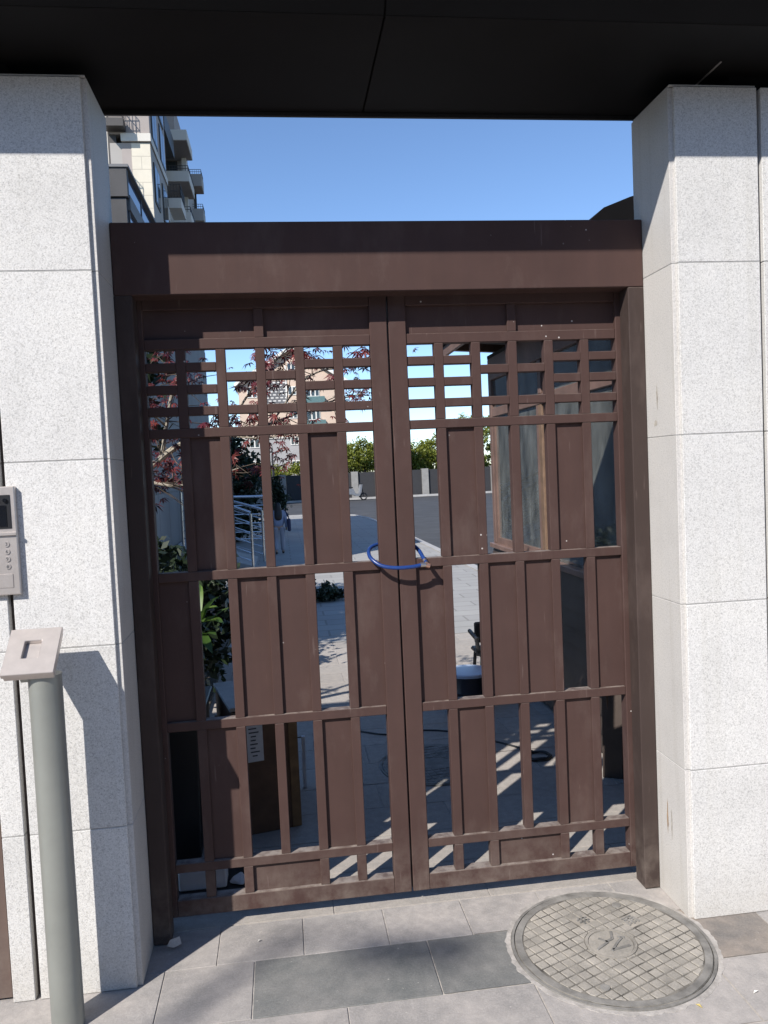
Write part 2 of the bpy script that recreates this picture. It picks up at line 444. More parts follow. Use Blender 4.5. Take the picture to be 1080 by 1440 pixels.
class MB:
    """collects shapes in world coordinates and links them as ONE mesh object"""
    def __init__(self):
        self.v = []; self.f = []
    def add(self, vs, fs):
        n = len(self.v)
        self.v += [tuple(x) for x in vs]
        self.f += [tuple(i + n for i in f) for f in fs]
        return self
    def box(self, x0, x1, y0, y1, z0, z1):
        vs = [(x, y, z) for z in (z0, z1) for y in (y0, y1) for x in (x0, x1)]
        return self.add(vs, [(0, 2, 3, 1), (4, 5, 7, 6), (0, 1, 5, 4), (1, 3, 7, 5), (3, 2, 6, 7), (2, 0, 4, 6)])
    def obox(self, c, ax, ay, az):
        c = Vector(c); ax = Vector(ax); ay = Vector(ay); az = Vector(az)
        vs = [c + ax * i + ay * j + az * k for k in (-1, 1) for j in (-1, 1) for i in (-1, 1)]
        return self.add(vs, [(0, 2, 3, 1), (4, 5, 7, 6), (0, 1, 5, 4), (1, 3, 7, 5), (3, 2, 6, 7), (2, 0, 4, 6)])
    def bar(self, a, b, w, h=None):
        a = Vector(a); b = Vector(b); h = h or w
        d = (b - a); L = d.length; d.normalize()
        s = d.cross(Vector((0, 0, 1)))
        if s.length < 1e-4: s = Vector((1, 0, 0))
        s.normalize(); u = s.cross(d)
        return self.obox((a + b) / 2, d * L / 2, s * w / 2, u * h / 2)
    def tube(self, pts, r, n=8, cap=True):
        pts = [Vector(p) for p in pts]
        rs = r if isinstance(r, (list, tuple)) else [r] * len(pts)
        base = len(self.v); prev = None
        for i, p in enumerate(pts):
            d = (pts[min(i + 1, len(pts) - 1)] - pts[max(i - 1, 0)]).normalized()
            if prev is None:
                s = d.cross(Vector((0, 0, 1)))
                if s.length < 1e-3: s = Vector((1, 0, 0))
                s.normalize()
            else:
                s = (prev - d * prev.dot(d)).normalized()
            prev = s; t = d.cross(s)
            for k in range(n):
                a = 2 * math.pi * k / n
                self.v.append(tuple(p + (s * math.cos(a) + t * math.sin(a)) * rs[i]))
        for i in range(len(pts) - 1):
            for k in range(n):
                a = base + i * n + k; b = base + i * n + (k + 1) % n
                self.f.append((a, b, b + n, a + n))
        if cap:
            self.f.append(tuple(base + k for k in range(n))[::-1])
            e = base + (len(pts) - 1) * n
            self.f.append(tuple(e + k for k in range(n)))
        return self
    def lathe(self, c, prof, n=24, axis='z'):
        base = len(self.v)
        for r, z in prof:
            for k in range(n):
                a = 2 * math.pi * k / n
                self.v.append((c[0] + r * math.cos(a), c[1] + r * math.sin(a), c[2] + z))
        for i in range(len(prof) - 1):
            for k in range(n):
                a = base + i * n + k; b = base + i * n + (k + 1) % n
                self.f.append((a, b, b + n, a + n))
        self.f.append(tuple(base + k for k in range(n))[::-1])
        e = base + (len(prof) - 1) * n
        self.f.append(tuple(e + k for k in range(n)))
        return self
    def prism(self, poly, axis, a, b):
        """poly: 2-D outline; axis 'y' -> poly in (x,z), 'x' -> (y,z), 'z' -> (x,y)"""
        def P(u, w, t):
            return {'y': (u, t, w), 'x': (t, u, w), 'z': (u, w, t)}[axis]
        n = len(poly)
        vs = [P(u, w, a) for u, w in poly] + [P(u, w, b) for u, w in poly]
        fs = [tuple(range(n))[::-1], tuple(range(n, 2 * n))] + [(i, (i + 1) % n, (i + 1) % n + n, i + n) for i in range(n)]
        return self.add(vs, fs)
    def build(self, name, mat, parent=None, bevel=0.0, smooth=False, seg=1):
        me = bpy.data.meshes.new(name)
        a = np.array(self.v, dtype=float)
        c = (a.min(0) + a.max(0)) / 2
        me.from_pydata((a - c).tolist(), [], self.f)
        bm = bmesh.new(); bm.from_mesh(me)
        bmesh.ops.recalc_face_normals(bm, faces=bm.faces)
        if bevel:
            es = [e for e in bm.edges if len(e.link_faces) == 2 and e.calc_face_angle(0) > 0.6]
            bmesh.ops.bevel(bm, geom=es, offset=bevel, segments=seg, affect='EDGES', profile=0.6)
        bm.to_mesh(me); bm.free()
        if smooth:
            me.polygons.foreach_set('use_smooth', [True] * len(me.polygons))
            try: me.set_sharp_from_angle(angle=math.radians(38))
            except Exception: pass
        me.materials.append(M[mat] if isinstance(mat, str) else mat)
        o = bpy.data.objects.new(name, me)
        o.location = c
        return link(o, parent)

def bx(name, mat, parent, x0, x1, y0, y1, z0, z1, bevel=0.0):
    return MB().box(min(x0, x1), max(x0, x1), min(y0, y1), max(y0, y1), min(z0, z1), max(z0, z1)).build(name, mat, parent, bevel)

SHARED = {}
def shared_box(name, mat, parent, c, size, bevel=0.0):
    """alike pieces share one mesh"""
    key = (name, mat, tuple(round(s, 4) for s in size))
    if key not in SHARED:
        o = MB().box(c[0] - size[0] / 2, c[0] + size[0] / 2, c[1] - size[1] / 2, c[1] + size[1] / 2,
                     c[2] - size[2] / 2, c[2] + size[2] / 2).build(name, mat, parent, bevel)
        SHARED[key] = o.data
        return o
    o = bpy.data.objects.new(name, SHARED[key])
    o.location = c
    return link(o, parent)

def raw(name, verts, faces, mat, parent=None, smooth=False, center=None):
    me = bpy.data.meshes.new(name)
    a = np.asarray(verts, dtype=float)
    c = (a.min(0) + a.max(0)) / 2 if center is None else np.array(center)
    me.from_pydata((a - c).tolist(), [], faces if isinstance(faces, list) else faces.tolist())
    if smooth:
        me.polygons.foreach_set('use_smooth', [True] * len(me.polygons))
    me.materials.append(M[mat])
    o = bpy.data.objects.new(name, me)
    o.location = Vector(c)
    return link(o, parent)

def text_mesh(name, s, size, mat, parent, origin, xdir, ydir, depth=0.002):
    cu = bpy.data.curves.new(name, 'FONT')
    cu.body = s; cu.size = size; cu.extrude = depth
    cu.align_x = 'CENTER'; cu.align_y = 'CENTER'
    tmp = bpy.data.objects.new(name + '_curve', cu)
    COL.objects.link(tmp)
    dg = bpy.context.evaluated_depsgraph_get()
    me = bpy.data.meshes.new_from_object(tmp.evaluated_get(dg))
    bpy.data.objects.remove(tmp)
    x = Vector(xdir).normalized(); y = Vector(ydir).normalized(); z = x.cross(y)
    mw = Matrix(((x.x, y.x, z.x, 0), (x.y, y.y, z.y, 0), (x.z, y.z, z.z, 0), (0, 0, 0, 1)))
    me.transform(mw)
    me.materials.clear(); me.materials.append(M[mat])
    o = bpy.data.objects.new(name, me)
    o.location = Vector(origin)
    return link(o, parent)

# leaf clouds ---------------------------------------------------------------
def leaf_quads(centres, size, droop=0.0, aspect=0.55):
    n = len(centres)
    d = rng.normal(size=(n, 3)); d[:, 2] -= droop
    d /= np.linalg.norm(d, axis=1)[:, None]
    e = rng.normal(size=(n, 3)); e -= (e * d).sum(1)[:, None] * d
    e /= np.linalg.norm(e, axis=1)[:, None]
    s = size * rng.uniform(0.65, 1.35, size=(n, 1))
    a = centres - d * s * 0.5; b = centres + d * s * 0.5
    l = centres + e * s * aspect * 0.5; r = centres - e * s * aspect * 0.5
    v = np.stack([a, l, b, r], 1).reshape(-1, 3)
    f = np.arange(4 * n).reshape(n, 4)
    return v, f

def clumps(c, rad, nclump, per, cr, flat=0.75, shell=0.55):
    c = np.array(c); rad = np.array(rad)
    d = rng.normal(size=(nclump, 3)); d /= np.linalg.norm(d, axis=1)[:, None]
    r = rng.uniform(shell, 1.0, size=(nclump, 1))
    cc = c + d * r * rad
    out = []
    for k in range(nclump):
        m = int(per * rng.uniform(0.6, 1.4))
        rr = cr * rng.uniform(0.6, 1.3)
        p = rng.normal(size=(m, 3)) * rr * 0.55
        p[:, 2] *= flat
        out.append(cc[k] + p)
    return np.concatenate(out)

# ------------------------------------------------------------------ ground, road, pavements
raw('ground', [(-400, -60, -0.22), (400, -60, -0.22), (400, 600, -0.22), (-400, 600, -0.22)], [(0, 1, 2, 3)], 'soil')
tag(bpy.data.objects['ground'], kind='structure')
road = MB().prism([(2.72, -0.5), (60, -0.5), (60, 46.5), (-60, 46.5), (-60, 29.2), (0.2, 29.2), (1.6, 28.7), (2.3, 27.4), (2.62, 25.0), (2.72, 20)][::-1], 'z', -0.20, -0.11)
tag(road.build('road', 'asphalt'), kind='structure')
M['far_paving'] = bricky('far_pale_paving', (0.30, 0.29, 0.275), (0.34, 0.33, 0.31), (0.22, 0.21, 0.195), 0.6, 0.3, 0.012)
sw = MB().prism([(-9.0, 4.8), (2.55, 4.8), (2.58, 20), (2.48, 24.9), (2.18, 27.3), (1.55, 28.5), (0.2, 29.0), (-9.0, 29.0)], 'z', -0.20, 0.0)
tag(sw.build('sidewalk', 'far_paving'), kind='structure')
kp = [(2.56, 4.8), (2.59, 20), (2.49, 24.95), (2.19, 27.35), (1.57, 28.58), (0.2, 29.06), (-9, 29.06)]
kq = [(2.71, 4.8), (2.71, 20), (2.61, 25.0), (2.29, 27.4), (1.6, 28.72), (0.2, 29.2), (-9, 29.2)]
kerb = MB()
for i in range(len(kp) - 1):
    kerb.prism([kp[i], kq[i], kq[i + 1], kp[i + 1]], 'z', -0.20, 0.012)
tag(kerb.build('kerb', 'kerb'), kind='structure')
fk = MB().prism([(-60, 46.5), (60, 46.5), (60, 47.0), (-60, 47.0)], 'z', -0.2, 0.0)
tag(fk.build('kerb', 'kerb'), kind='structure')
fg = MB().prism([(-60, 47.0), (60, 47.0), (60, 260), (-60, 260)], 'z', -0.21, -0.02)
tag(fg.build('verge', 'soil'), kind='structure')

st_ = MB().prism([(-60, -13.0), (60, -13.0), (60, -4.35), (-60, -4.35)], 'z', -0.20, -0.12)
tag(st_.build('street', 'asphalt'), kind='structure')

# paved strips close to the gate: one slab per object
MHC, MHR = (0.6155, -0.392), 0.336
front = tag(bx('pavement', 'grout', None, -4.5, 4.5, -4.2, -0.004, -0.10, -0.0035), kind='structure')
rear = tag(bx('courtyard_pavement', 'grout', None, -4.5, 2.55, -0.003, 4.795, -0.10, -0.0035), kind='structure')

def cut_slab(x0, x1, y0, y1, mat, parent, hole=None):
    """a slab, cut round the manhole where they meet"""
    g = 0.0022 + rnd.uniform(-0.0006, 0.0006)
    x0 += g; x1 -= g; y0 += g; y1 -= g
    zt = rnd.uniform(-0.0006, 0.0006)
    name = 'paving_slab'
    if hole:
        (cx, cy), R = hole
        nx = max(0, max(x0 - cx, cx - x1)); ny = max(0, max(y0 - cy, cy - y1))
        if math.hypot(nx, ny) < R:
            if all(math.hypot(x - cx, y - cy) < R for x in (x0, x1) for y in (y0, y1)):
                return
            # boolean-free cut: strips along x
            mb = MB(); n = 40
            ys = [y0 + (y1 - y0) * i / n for i in range(n + 1)]
            def seg(y):
                h = R * R - (y - cy) ** 2
                return None if h <= 0 else math.sqrt(h)
            vs = []; fs = []
            def quad(a, b, c, d):
                k = len(vs); vs.extend([a, b, c, d]); fs.append((k, k + 1, k + 2, k + 3))
            for i in range(n):
                ya, yb = ys[i], ys[i + 1]
                ha = seg(ya) or 0.0; hb = seg(yb) or 0.0
                if ha == 0 and hb == 0:
                    quad((x0, ya, zt), (x1, ya, zt), (x1, yb, zt), (x0, yb, zt)); continue
                la, lb = cx - ha, cx - hb; ra, rb = cx + ha, cx + hb
                if x0 < max(la, lb):
                    quad((x0, ya, zt), (min(x1, max(la, x0)), ya, zt), (min(x1, max(lb, x0)), yb, zt), (x0, yb, zt))
                if x1 > min(ra, rb):
                    quad((max(x0, min(ra, x1)), ya, zt), (x1, ya, zt), (x1, yb, zt), (max(x0, min(rb, x1)), yb, zt))
            if vs:
                raw(name, vs, fs, mat, parent)
            return
    shared_box(name, mat, parent, ((x0 + x1) / 2, (y0 + y1) / 2, zt - 0.006), (x1 - x0, y1 - y0, 0.012), 0.001)

HOLE = (MHC, MHR + 0.012)
# row beside the gate, then 600 x 300 slabs in running bond
xs = -0.715 - 0.2965 * 6
while xs < 2.4:
    cut_slab(xs, xs + 0.2965, -0.238, -0.005, 'paver', front, HOLE); xs += 0.2965
rows = [(-0.533, -0.238, -0.587), (-0.83, -0.533, -0.295), (-1.127, -0.83, 0.0)]
for ri, (ya, yb, x0) in enumerate(rows):
    xs = x0 - 0.594 * 3
    while xs < 2.3:
        dark = ri == 0 and (abs(xs + 0.587) < 0.02 or abs(xs - 0.007) < 0.02)
        if ri == 0 and abs(xs + 1.181) < 0.02:
            cut_slab(xs, xs + 0.297, ya, yb, 'paver', front, HOLE)
            cut_slab(xs + 0.297, xs + 0.594, ya, yb, 'paver', front, HOLE)
        elif ri == 0 and abs(xs - 0.601) < 0.02:
            cut_slab(xs, xs + 0.594, ya, yb, 'paver_worn', front, HOLE)
        else:
            cut_slab(xs, xs + 0.594, ya, yb, 'paver_dark' if dark else 'paver', front, HOLE)
        xs += 0.594
RMC, RMR = (0.36, 1.40), 0.31
j = 0
y = -0.002
while y < 4.7:
    xs = -2.1 - (0.3 if j % 2 else 0.0)
    while xs < 2.3:
        cut_slab(xs, xs + 0.6, y, y + 0.2995, 'paver_rear', rear, (RMC, RMR + 0.01)); xs += 0.6
    y += 0.2995; j += 1

# ------------------------------------------------------------------ pillars
JZ = [0.0, 0.54, 1.13, 1.72, 2.305, 2.893]
def pillar(sx, label):
    root = empty('granite_pillar', (sx * 1.1, -0.2, 0), label, 'pillar', 'granite pillars either side of the gate')
    X = lambda a: sx * a
    bx('core', 'core', root, X(0.977), X(3.2), -0.277, -0.028, 0, 2.885)
    for a, b in zip(JZ[:-1], JZ[1:]):
        za, zb = a + 0.0016, b - 0.0016
        bx('granite_slab', 'stone', root, X(0.963), X(1.262), -0.31, -0.2785, za, zb, 0.0018)
        bx('granite_slab', 'stone_smooth', root, X(0.946), X(0.9755), -0.298, -0.018, za - 0.0004, zb + 0.0004, 0.0012)
        if a > 0:
            bx('mortar_joint', 'joint', root, X(0.9635), X(1.2615), -0.3088, -0.279, a - 0.0014, a + 0.0014)
            bx('mortar_joint', 'joint', root, X(0.9472), X(0.975), -0.2975, -0.0185, a - 0.0009, a + 0.0009)
            bx('mortar_joint', 'joint', root, X(1.2795), X(1.3465 if sx < 0 else 1.8995), -0.3088, -0.279, a - 0.0014, a + 0.0014)
        if sx < 0:
            bx('granite_slab', 'stone', root, X(1.279), X(1.347), -0.31, -0.2785, za, zb, 0.0018)
        else:
            bx('granite_slab', 'stone', root, X(1.277), X(1.90), -0.31, -0.2785, za, zb, 0.0018)
            bx('granite_slab', 'stone', root, X(1.914), X(2.60), -0.31, -0.2785, za, zb, 0.0018)
    bx('cap_slab', 'stone_smooth', root, X(0.95), X(1.26), -0.304, -0.022, 2.8945, 2.899)
    return root
pl = pillar(-1, 'speckled grey granite pillar left of the brown gate, behind the steel card reader post')
pr = pillar(1, 'speckled grey granite pillar right of the brown gate, beside the round manhole cover')
pl['label'] = 'speckled grey granite pillar left of the brown gate, behind the steel card reader post'
# rust stains on the inner face of the right pillar
def stain(name, y, z, w, h, mat):
    mb = MB(); n = 14
    vs = [(0.9452, y, z)]
    for k in range(n):
        a = 2 * math.pi * k / n; r = 1 + rnd.uniform(-0.35, 0.35)
        vs.append((0.9452, y + w * r * math.cos(a), z + h * r * math.sin(a)))
    return raw(name, vs, [(0, k + 1, (k + 1) % n + 1) for k in range(n)], mat, pr)
M['rust'] = plain('rust_stain', (0.30, 0.20, 0.12), 0.9, 0, 0.3, 60)
M['scuff'] = plain('grey_scuff', (0.36, 0.33, 0.29), 0.9, 0, 0.3, 60)
stain('rust_stain', -0.16, 0.315, 0.005, 0.055, 'rust')
stain('scuff', -0.165, 1.86, 0.006, 0.045, 'scuff')
stain('scuff', -0.15, 1.77, 0.014, 0.012, 'scuff')
stain('scuff', -0.19, 0.30, 0.004, 0.05, 'scuff')

# brown boarding beyond the left pillar
bw = empty('brown_metal_boarding', (-1.9, -0.28, 0), 'smooth brown metal boarding at the far left, beyond the left granite pillar', 'fence')
for k in range(3):
    bx('board', 'brown_board', bw, -1.352 - 0.55 * k, -1.352 - 0.55 * k - 0.545, -0.295, -0.279, 0.01, 2.88, 0.002)

# ------------------------------------------------------------------ canopy over the gate
can = empty('entrance_canopy', (0, -0.25, 2.95), 'black metal canopy roof spanning overhead between the two granite pillars', 'canopy')
seams = [-4.81, -2.43, -0.05, 2.33, 4.71]
for a, b in zip(seams[:-1], seams[1:]):
    MB().box(a + 0.002, b - 0.002, -0.573, 0.055, 2.950, 2.962).build('soffit_panel', 'black', can, 0.002)
for a, b in zip(seams[:-1], seams[1:]):
    MB().prism([(-0.5735, 2.951), (-0.935, 3.352), (-0.935, 3.364), (-0.5735, 2.963)], 'x', a + 0.002, b - 0.002).build('eave_panel', 'black', can, 0.002)
MB().prism([(-0.57, 2.966), (0.06, 2.963), (0.06, 2.972), (-0.57, 3.30), (-0.93, 3.385), (-0.93, 3.368)], 'x', -4.81, 4.71).build('roof', 'black', can)
MB().box(-4.81, 4.71, 0.0565, 0.070, 2.938, 2.975).build('edge_strip', 'black_lip', can, 0.001)
for sx in (-1, 1):
    bx('support_post', 'black', can, sx * 1.19, sx * 1.34, -0.265, 0.1, 2.8995, 2.9495)
bx('seam_strip', 'steel', can, 1.103, 1.109, -0.36, -0.02, 2.9475, 2.9497)

# ------------------------------------------------------------------ gate portal
gp = empty('gate_portal', (0, 0, 0), 'brown painted steel portal of lintel and two posts around the gate leaves', 'gate frame')
bx('lintel', 'brown', gp, -0.9445, 0.9445, -0.085, 0.075, 2.276, 2.520, 0.003)
for sx in (-1, 1):
    bx('post', 'brown_post', gp, sx * 0.884, sx * 0.9445, -0.085, -0.006, 0.004, 2.2755, 0.003)
    bx('post_stop', 'brown_post', gp, sx * 0.9305, sx * 0.9445, -0.0055, 0.06, 0.004, 2.2755, 0.001)
    for z in (0.35, 1.2, 2.0):
        MB().lathe((sx * 0.934, 0.066, z - 0.05), [(0.009, 0), (0.009, 0.1)], 10).build('hinge', 'brown_post', gp, 0, True)

# ------------------------------------------------------------------ gate leaves
PB, VB, HB = 0.14, 0.034, 0.033
BAR = [0.186 + PB * k for k in range(5)]
EDGE = [0.067] + BAR + [0.868]
R1, R2, R3, R4, R5 = 2.122, 1.808, 1.295, 0.751, 0.228
def leaf(sx, label):
    root = empty('gate_leaf', (sx * 0.465, 0.02, 0.05), label, 'gate', 'leaves of the brown double gate')
    def B(name, x0, x1, y0, y1, z0, z1, bev=0.0016):
        j = rnd.uniform(-0.0008, 0.0008)
        return bx(name, 'brown', root, sx * x0, sx * x1, y0 + j, y1 + j, z0, z1, bev)
    B('stile', 0.003, 0.067, 0.0, 0.05, 0.05, 2.285, 0.0025)
    B('stile', 0.868, 0.928, 0.0, 0.05, 0.05, 2.285, 0.0025)
    B('bottom_rail', 0.0673, 0.8677, 0.0005, 0.0495, 0.0505, 0.111, 0.002)
    B('top_rail', 0.0673, 0.8677, 0.0005, 0.0495, 2.242, 2.2845, 0.002)
    yf, yb = 0.004, 0.044
    rails = [R1, R2, R3, R4, R5]
    for r in rails:
        h = 0.036 if r == R1 else HB
        B('rail', 0.0673, 0.8677, yf, yb, r - h / 2, r + h / 2)
    # upright bars between rails; one extra sill strip under the head panels
    def uprights(z0, z1, ks):
        for k in ks:
            B('bar', BAR[k] - VB / 2, BAR[k] + VB / 2, yf + 0.0012, yb - 0.0012, z0 + 0.0003, z1 - 0.0003)
    H = HB / 2
    uprights(R1 + 0.018, 2.242, [2])
    uprights(R2 + H, R1 - 0.018, range(5))
    uprights(R3 + H, R2 - H, range(5))
    uprights(R4 + H, R3 - H, range(5))
    uprights(R5 + H, R4 - H, range(5))
    uprights(0.111, R5 - H, [0, 1, 3, 4])
    def colx(c):
        a = EDGE[c] + (VB / 2 if c > 0 else 0); b = EDGE[c + 1] - (VB / 2 if c < 5 else 0)
        return a + 0.0003, b - 0.0003
    # short cross bars of the lattice band: four lights at the sides, three in the middle
    for c in range(6):
        a, b = colx(c)
        zs = (2.0045, 1.887) if c in (2, 3) else (2.042, 1.9635, 1.886)
        for z in zs:
            B('cross_bar', a, b, yf + 0.0006, yb - 0.0006, z - 0.0155, z + 0.0155)
    def panel(c0, c1, z0, z1):
        a = colx(c0)[0] - 0.003; b = colx(c1)[1] + 0.003
        B('panel', a, b, 0.0185, 0.0305, z0 - 0.003, z1 + 0.003, 0)
    panel(0, 2, R1 + 0.018, 2.242); panel(3, 5, R1 + 0.018, 2.242)
    for c in (1, 4): panel(c, c, R3 + H, R2 - H)
    for c in (0, 2, 3, 5): panel(c, c, R4 + H, R3 - H)
    for c in (1, 4): panel(c, c, R5 + H, R4 - H)
    panel(2, 3, 0.111, R5 - H)
    return root
leaf(-1, 'left leaf of the brown lattice gate, partly in the shadow of the left pillar')
leaf(1, 'right leaf of the brown lattice gate, fully sunlit and nearest the manhole')

# blue cable lock round the two meeting stiles
lk = empty('cable_lock', (0, -0.05, 1.29), 'blue sleeved cable lock looped around the middle stiles of the gate', 'lock')
cp = [(0.078, -0.050, 1.2935), (0.04, -0.058, 1.2895), (-0.02, -0.060, 1.2900), (-0.07, -0.050, 1.300), (-0.100, -0.028, 1.322),
      (-0.108, 0.0, 1.340), (-0.100, 0.035, 1.356), (-0.07, 0.07, 1.366), (-0.02, 0.085, 1.370), (0.03, 0.085, 1.367), (0.065, 0.06, 1.358),
      (0.083, 0.025, 1.340), (0.092, -0.015, 1.315), (0.097, -0.045, 1.300)]
def smooth_path(p, n=6):
    out = []; P = [Vector(x) for x in p]
    for i in range(len(P) - 1):
        p0 = P[max(i - 1, 0)]; p1 = P[i]; p2 = P[i + 1]; p3 = P[min(i + 2, len(P) - 1)]
        for k in range(n):
            t = k / n
            out.append(0.5 * ((2 * p1) + (p2 - p0) * t + (2 * p0 - 5 * p1 + 4 * p2 - p3) * t * t + (3 * p1 - p0 - 3 * p2 + p3) * t ** 3))
    out.append(P[-1]); return out
MB().tube(smooth_path(cp), 0.0072, 10).build('cable', 'blue', lk, 0, True)
MB().tube([(0.074, -0.050, 1.2935), (0.094, -0.048, 1.2930)], 0.0088, 12).build('lock_barrel', 'brass', lk, 0, True)
MB().tube([(0.0943, -0.048, 1.2930), (0.108, -0.046, 1.288)], 0.0095, 12).build('lock_head', 'copper', lk, 0, True)
MB().tube([(0.0935, -0.028, 1.309), (0.0985, -0.046, 1.296)], 0.0078, 10).build('ferrule', 'brass', lk, 0, True)

# ------------------------------------------------------------------ manhole cover in front
def manhole(c, R, label, ang, detail=True):
    root = empty('manhole_cover', (c[0], c[1], 0), label, 'manhole')
    cx, cy = c
    def ring(name, r0, r1, z0, z1, mat, n=72, jag=0.0):
        vs = []; fs = []
        js = [rnd.uniform(-jag, jag) for _ in range(n)]
        for k in range(n):
            a = 2 * math.pi * k / n
            for r, z in ((r0, z0), (r0, z1), (r1 + js[k], z1), (r1 + js[k], z0)):
                vs.append((cx + r * math.cos(a), cy + r * math.sin(a), z))
        for k in range(n):
            m = (k + 1) % n
            for q in range(4):
                fs.append((4 * k + q, 4 * k + (q + 1) % 4, 4 * m + (q + 1) % 4, 4 * m + q))
        mb = MB(); mb.add(vs, fs)
        return mb.build(name, mat, root, 0, False)
    if detail:
        ring('cement_bed', R + 0.001, R + 0.018, -0.02, 0.0012, 'cement', 170, 0.0045)
    ring('frame_ring', R - 0.010, R, -0.03, 0.005, 'iron_ring', 72, 0.0012)
    rc = R - 0.0125
    MB().lathe((cx, cy, -0.03), [(rc, 0), (rc, 0.0335), (rc - 0.003, 0.035)], 72).build('plate', 'iron_groove' if detail else 'iron_ring', root)
    ring('rim', rc - 0.026, rc - 0.002, 0.0035, 0.0068, 'iron_ring', 72, 0.001)
    # raised pads, trimmed where they meet the rim
    ca, sa = math.cos(ang), math.sin(ang)
    s = 0.0385; h = 0.0171; lim = rc - 0.029
    TXT = [(0.0193, 0.154), (0.154, 0.058)] if detail else []
    mesh = None
    N = 9
    CIRC = [(lim * math.cos(2 * math.pi * k / 40), lim * math.sin(2 * math.pi * k / 40)) for k in range(40)]
    def clip(poly):
        for k in range(40):
            (ax, ay), (bx_, by_) = CIRC[k], CIRC[(k + 1) % 40]
            side = lambda p: (bx_ - ax) * (p[1] - ay) - (by_ - ay) * (p[0] - ax)
            out = []
            for i in range(len(poly)):
                p, q = poly[i], poly[(i + 1) % len(poly)]
                sp, sq = side(p), side(q)
                if sp >= 0: out.append(p)
                if sp * sq < 0:
                    t = sp / (sp - sq); out.append((p[0] + (q[0] - p[0]) * t, p[1] + (q[1] - p[1]) * t))
            poly = out
            if len(poly) < 3: return []
        return poly
    def pad_mesh(poly, x, y):
        n = len(poly); gx = sum(p[0] for p in poly) / n; gy = sum(p[1] for p in poly) / n
        vs = []
        for lift, sh in ((-0.004, 1.0), (0.0013, 0.88)):
            for (u, v) in poly:
                u2 = gx + (u - gx) * sh; v2 = gy + (v - gy) * sh
                vs.append((cx + u2 * ca - v2 * sa, cy + u2 * sa + v2 * ca, 0.0062 + lift))
        fs = [tuple(range(n, 2 * n))] + [(i, (i + 1) % n, n + (i + 1) % n, n + i) for i in range(n)]
        return raw('cover_pad', vs, fs, 'iron_pad' if detail else 'iron_ring', root, center=(x, y, 0.0062))
    for i in range(-N, N + 1):
        for j in range(-N, N + 1):
            u = i * s; v = j * s
            if math.hypot(u, v) < 0.001: continue
            near = math.hypot(max(0, abs(u) - h), max(0, abs(v) - h))
            if any(abs(u - tu) < 0.03 and abs(v - tv) < 0.03 for tu, tv in TXT): continue
            poly = [(u - h, v - h), (u + h, v - h), (u + h, v + h), (u - h, v + h)]
            x = cx + u * ca - v * sa; y = cy + u * sa + v * ca
            if near < 0.088:
                du = math.hypot(u, v); nu, nv = u / du, v / du
                out = []
                for q in range(4):
                    p, p2 = poly[q], poly[(q + 1) % 4]
                    sp, sq = p[0] * nu + p[1] * nv - 0.0875, p2[0] * nu + p2[1] * nv - 0.0875
                    if sp >= 0: out.append(p)
                    if sp * sq < 0:
                        t = sp / (sp - sq); out.append((p[0] + (p2[0] - p[0]) * t, p[1] + (p2[1] - p[1]) * t))
                if len(out) >= 3: pad_mesh(out, x, y)
                continue
            if math.hypot(abs(u) + h, abs(v) + h) > lim:
                pc = clip(poly)
                if len(pc) >= 3:
                    xs_ = [p[0] for p in pc]; ys_ = [p[1] for p in pc]
                    if (max(xs_) - min(xs_)) * (max(ys_) - min(ys_)) > 1.5e-4: pad_mesh(pc, x, y)
                continue
            if mesh is None:
                mesh = pad_mesh(poly, x, y).data
            else:
                o = bpy.data.objects.new('cover_pad', mesh)
                o.location = (x, y, 0.0062 + rnd.uniform(-0.0012, 0.0006))
                o.rotation_euler = (rnd.uniform(-0.02, 0.02), rnd.uniform(-0.02, 0.02), rnd.uniform(-0.03, 0.03)); link(o, root)
    if detail:
        ring('emblem_ring', 0.076, 0.086, 0.004, 0.0080, 'iron_pad', 48)
        MB().lathe((cx, cy, 0.0), [(0.074, 0.0045), (0.074, 0.0062), (0.072, 0.0066)], 40).build('emblem_field', 'iron_pad', root)
        # Y-and-Z like strokes of the emblem, in world coordinates read off the photograph
        mb = MB()
        def st(a, b, w=0.0085):
            d = Vector((b[0] - a[0], b[1] - a[1], 0)); n = Vector((-d.y, d.x, 0)).normalized()
            m_ = Vector(((a[0] + b[0]) / 2, (a[1] + b[1]) / 2, 0.0085))
            mb.obox(m_, d / 2, n * w / 2, Vector((0, 0, 0.0022)))
        K = lambda x, y: (cx + x - 0.6155, cy + y + 0.392)
        st(K(0.640, -0.330), K(0.628, -0.372)); st(K(0.628, -0.372), K(0.600, -0.385)); st(K(0.583, -0.362), K(0.606, -0.388))
        st(K(0.606, -0.388), K(0.556, -0.420)); st(K(0.662, -0.372), K(0.640, -0.392)); st(K(0.640, -0.392), K(0.601, -0.437))
        st(K(0.606, -0.432), K(0.672, -0.418)); st(K(0.672, -0.372), K(0.650, -0.366))
        mb.build('emblem', 'iron_ring', root)
        # two raised characters: a well sign and a rain sign
        mb = MB()
        def loc(u, v): return (cx + u * ca - v * sa, cy + u * sa + v * ca)
        def st2(a, b): st(loc(*a), loc(*b), 0.0055)
        for (tu, tv) in TXT:
            bxm = MB(); c_ = loc(tu, tv)
            bxm.obox((c_[0], c_[1], 0.0045), Vector((ca, sa, 0)) * 0.033, Vector((-sa, ca, 0)) * 0.033, Vector((0, 0, 0.0018)))
            bxm.build('letter_plate', 'iron', root)
        u, v = TXT[0]
        for t in (-0.008, 0.008):
            st2((u - 0.022, v + t), (u + 0.022, v + t)); st2((u + t, v - 0.022), (u + t, v + 0.022))
        u, v = TXT[1]
        st2((u - 0.022, v + 0.022), (u + 0.022, v + 0.022)); st2((u - 0.022, v + 0.010), (u - 0.022, v - 0.022))
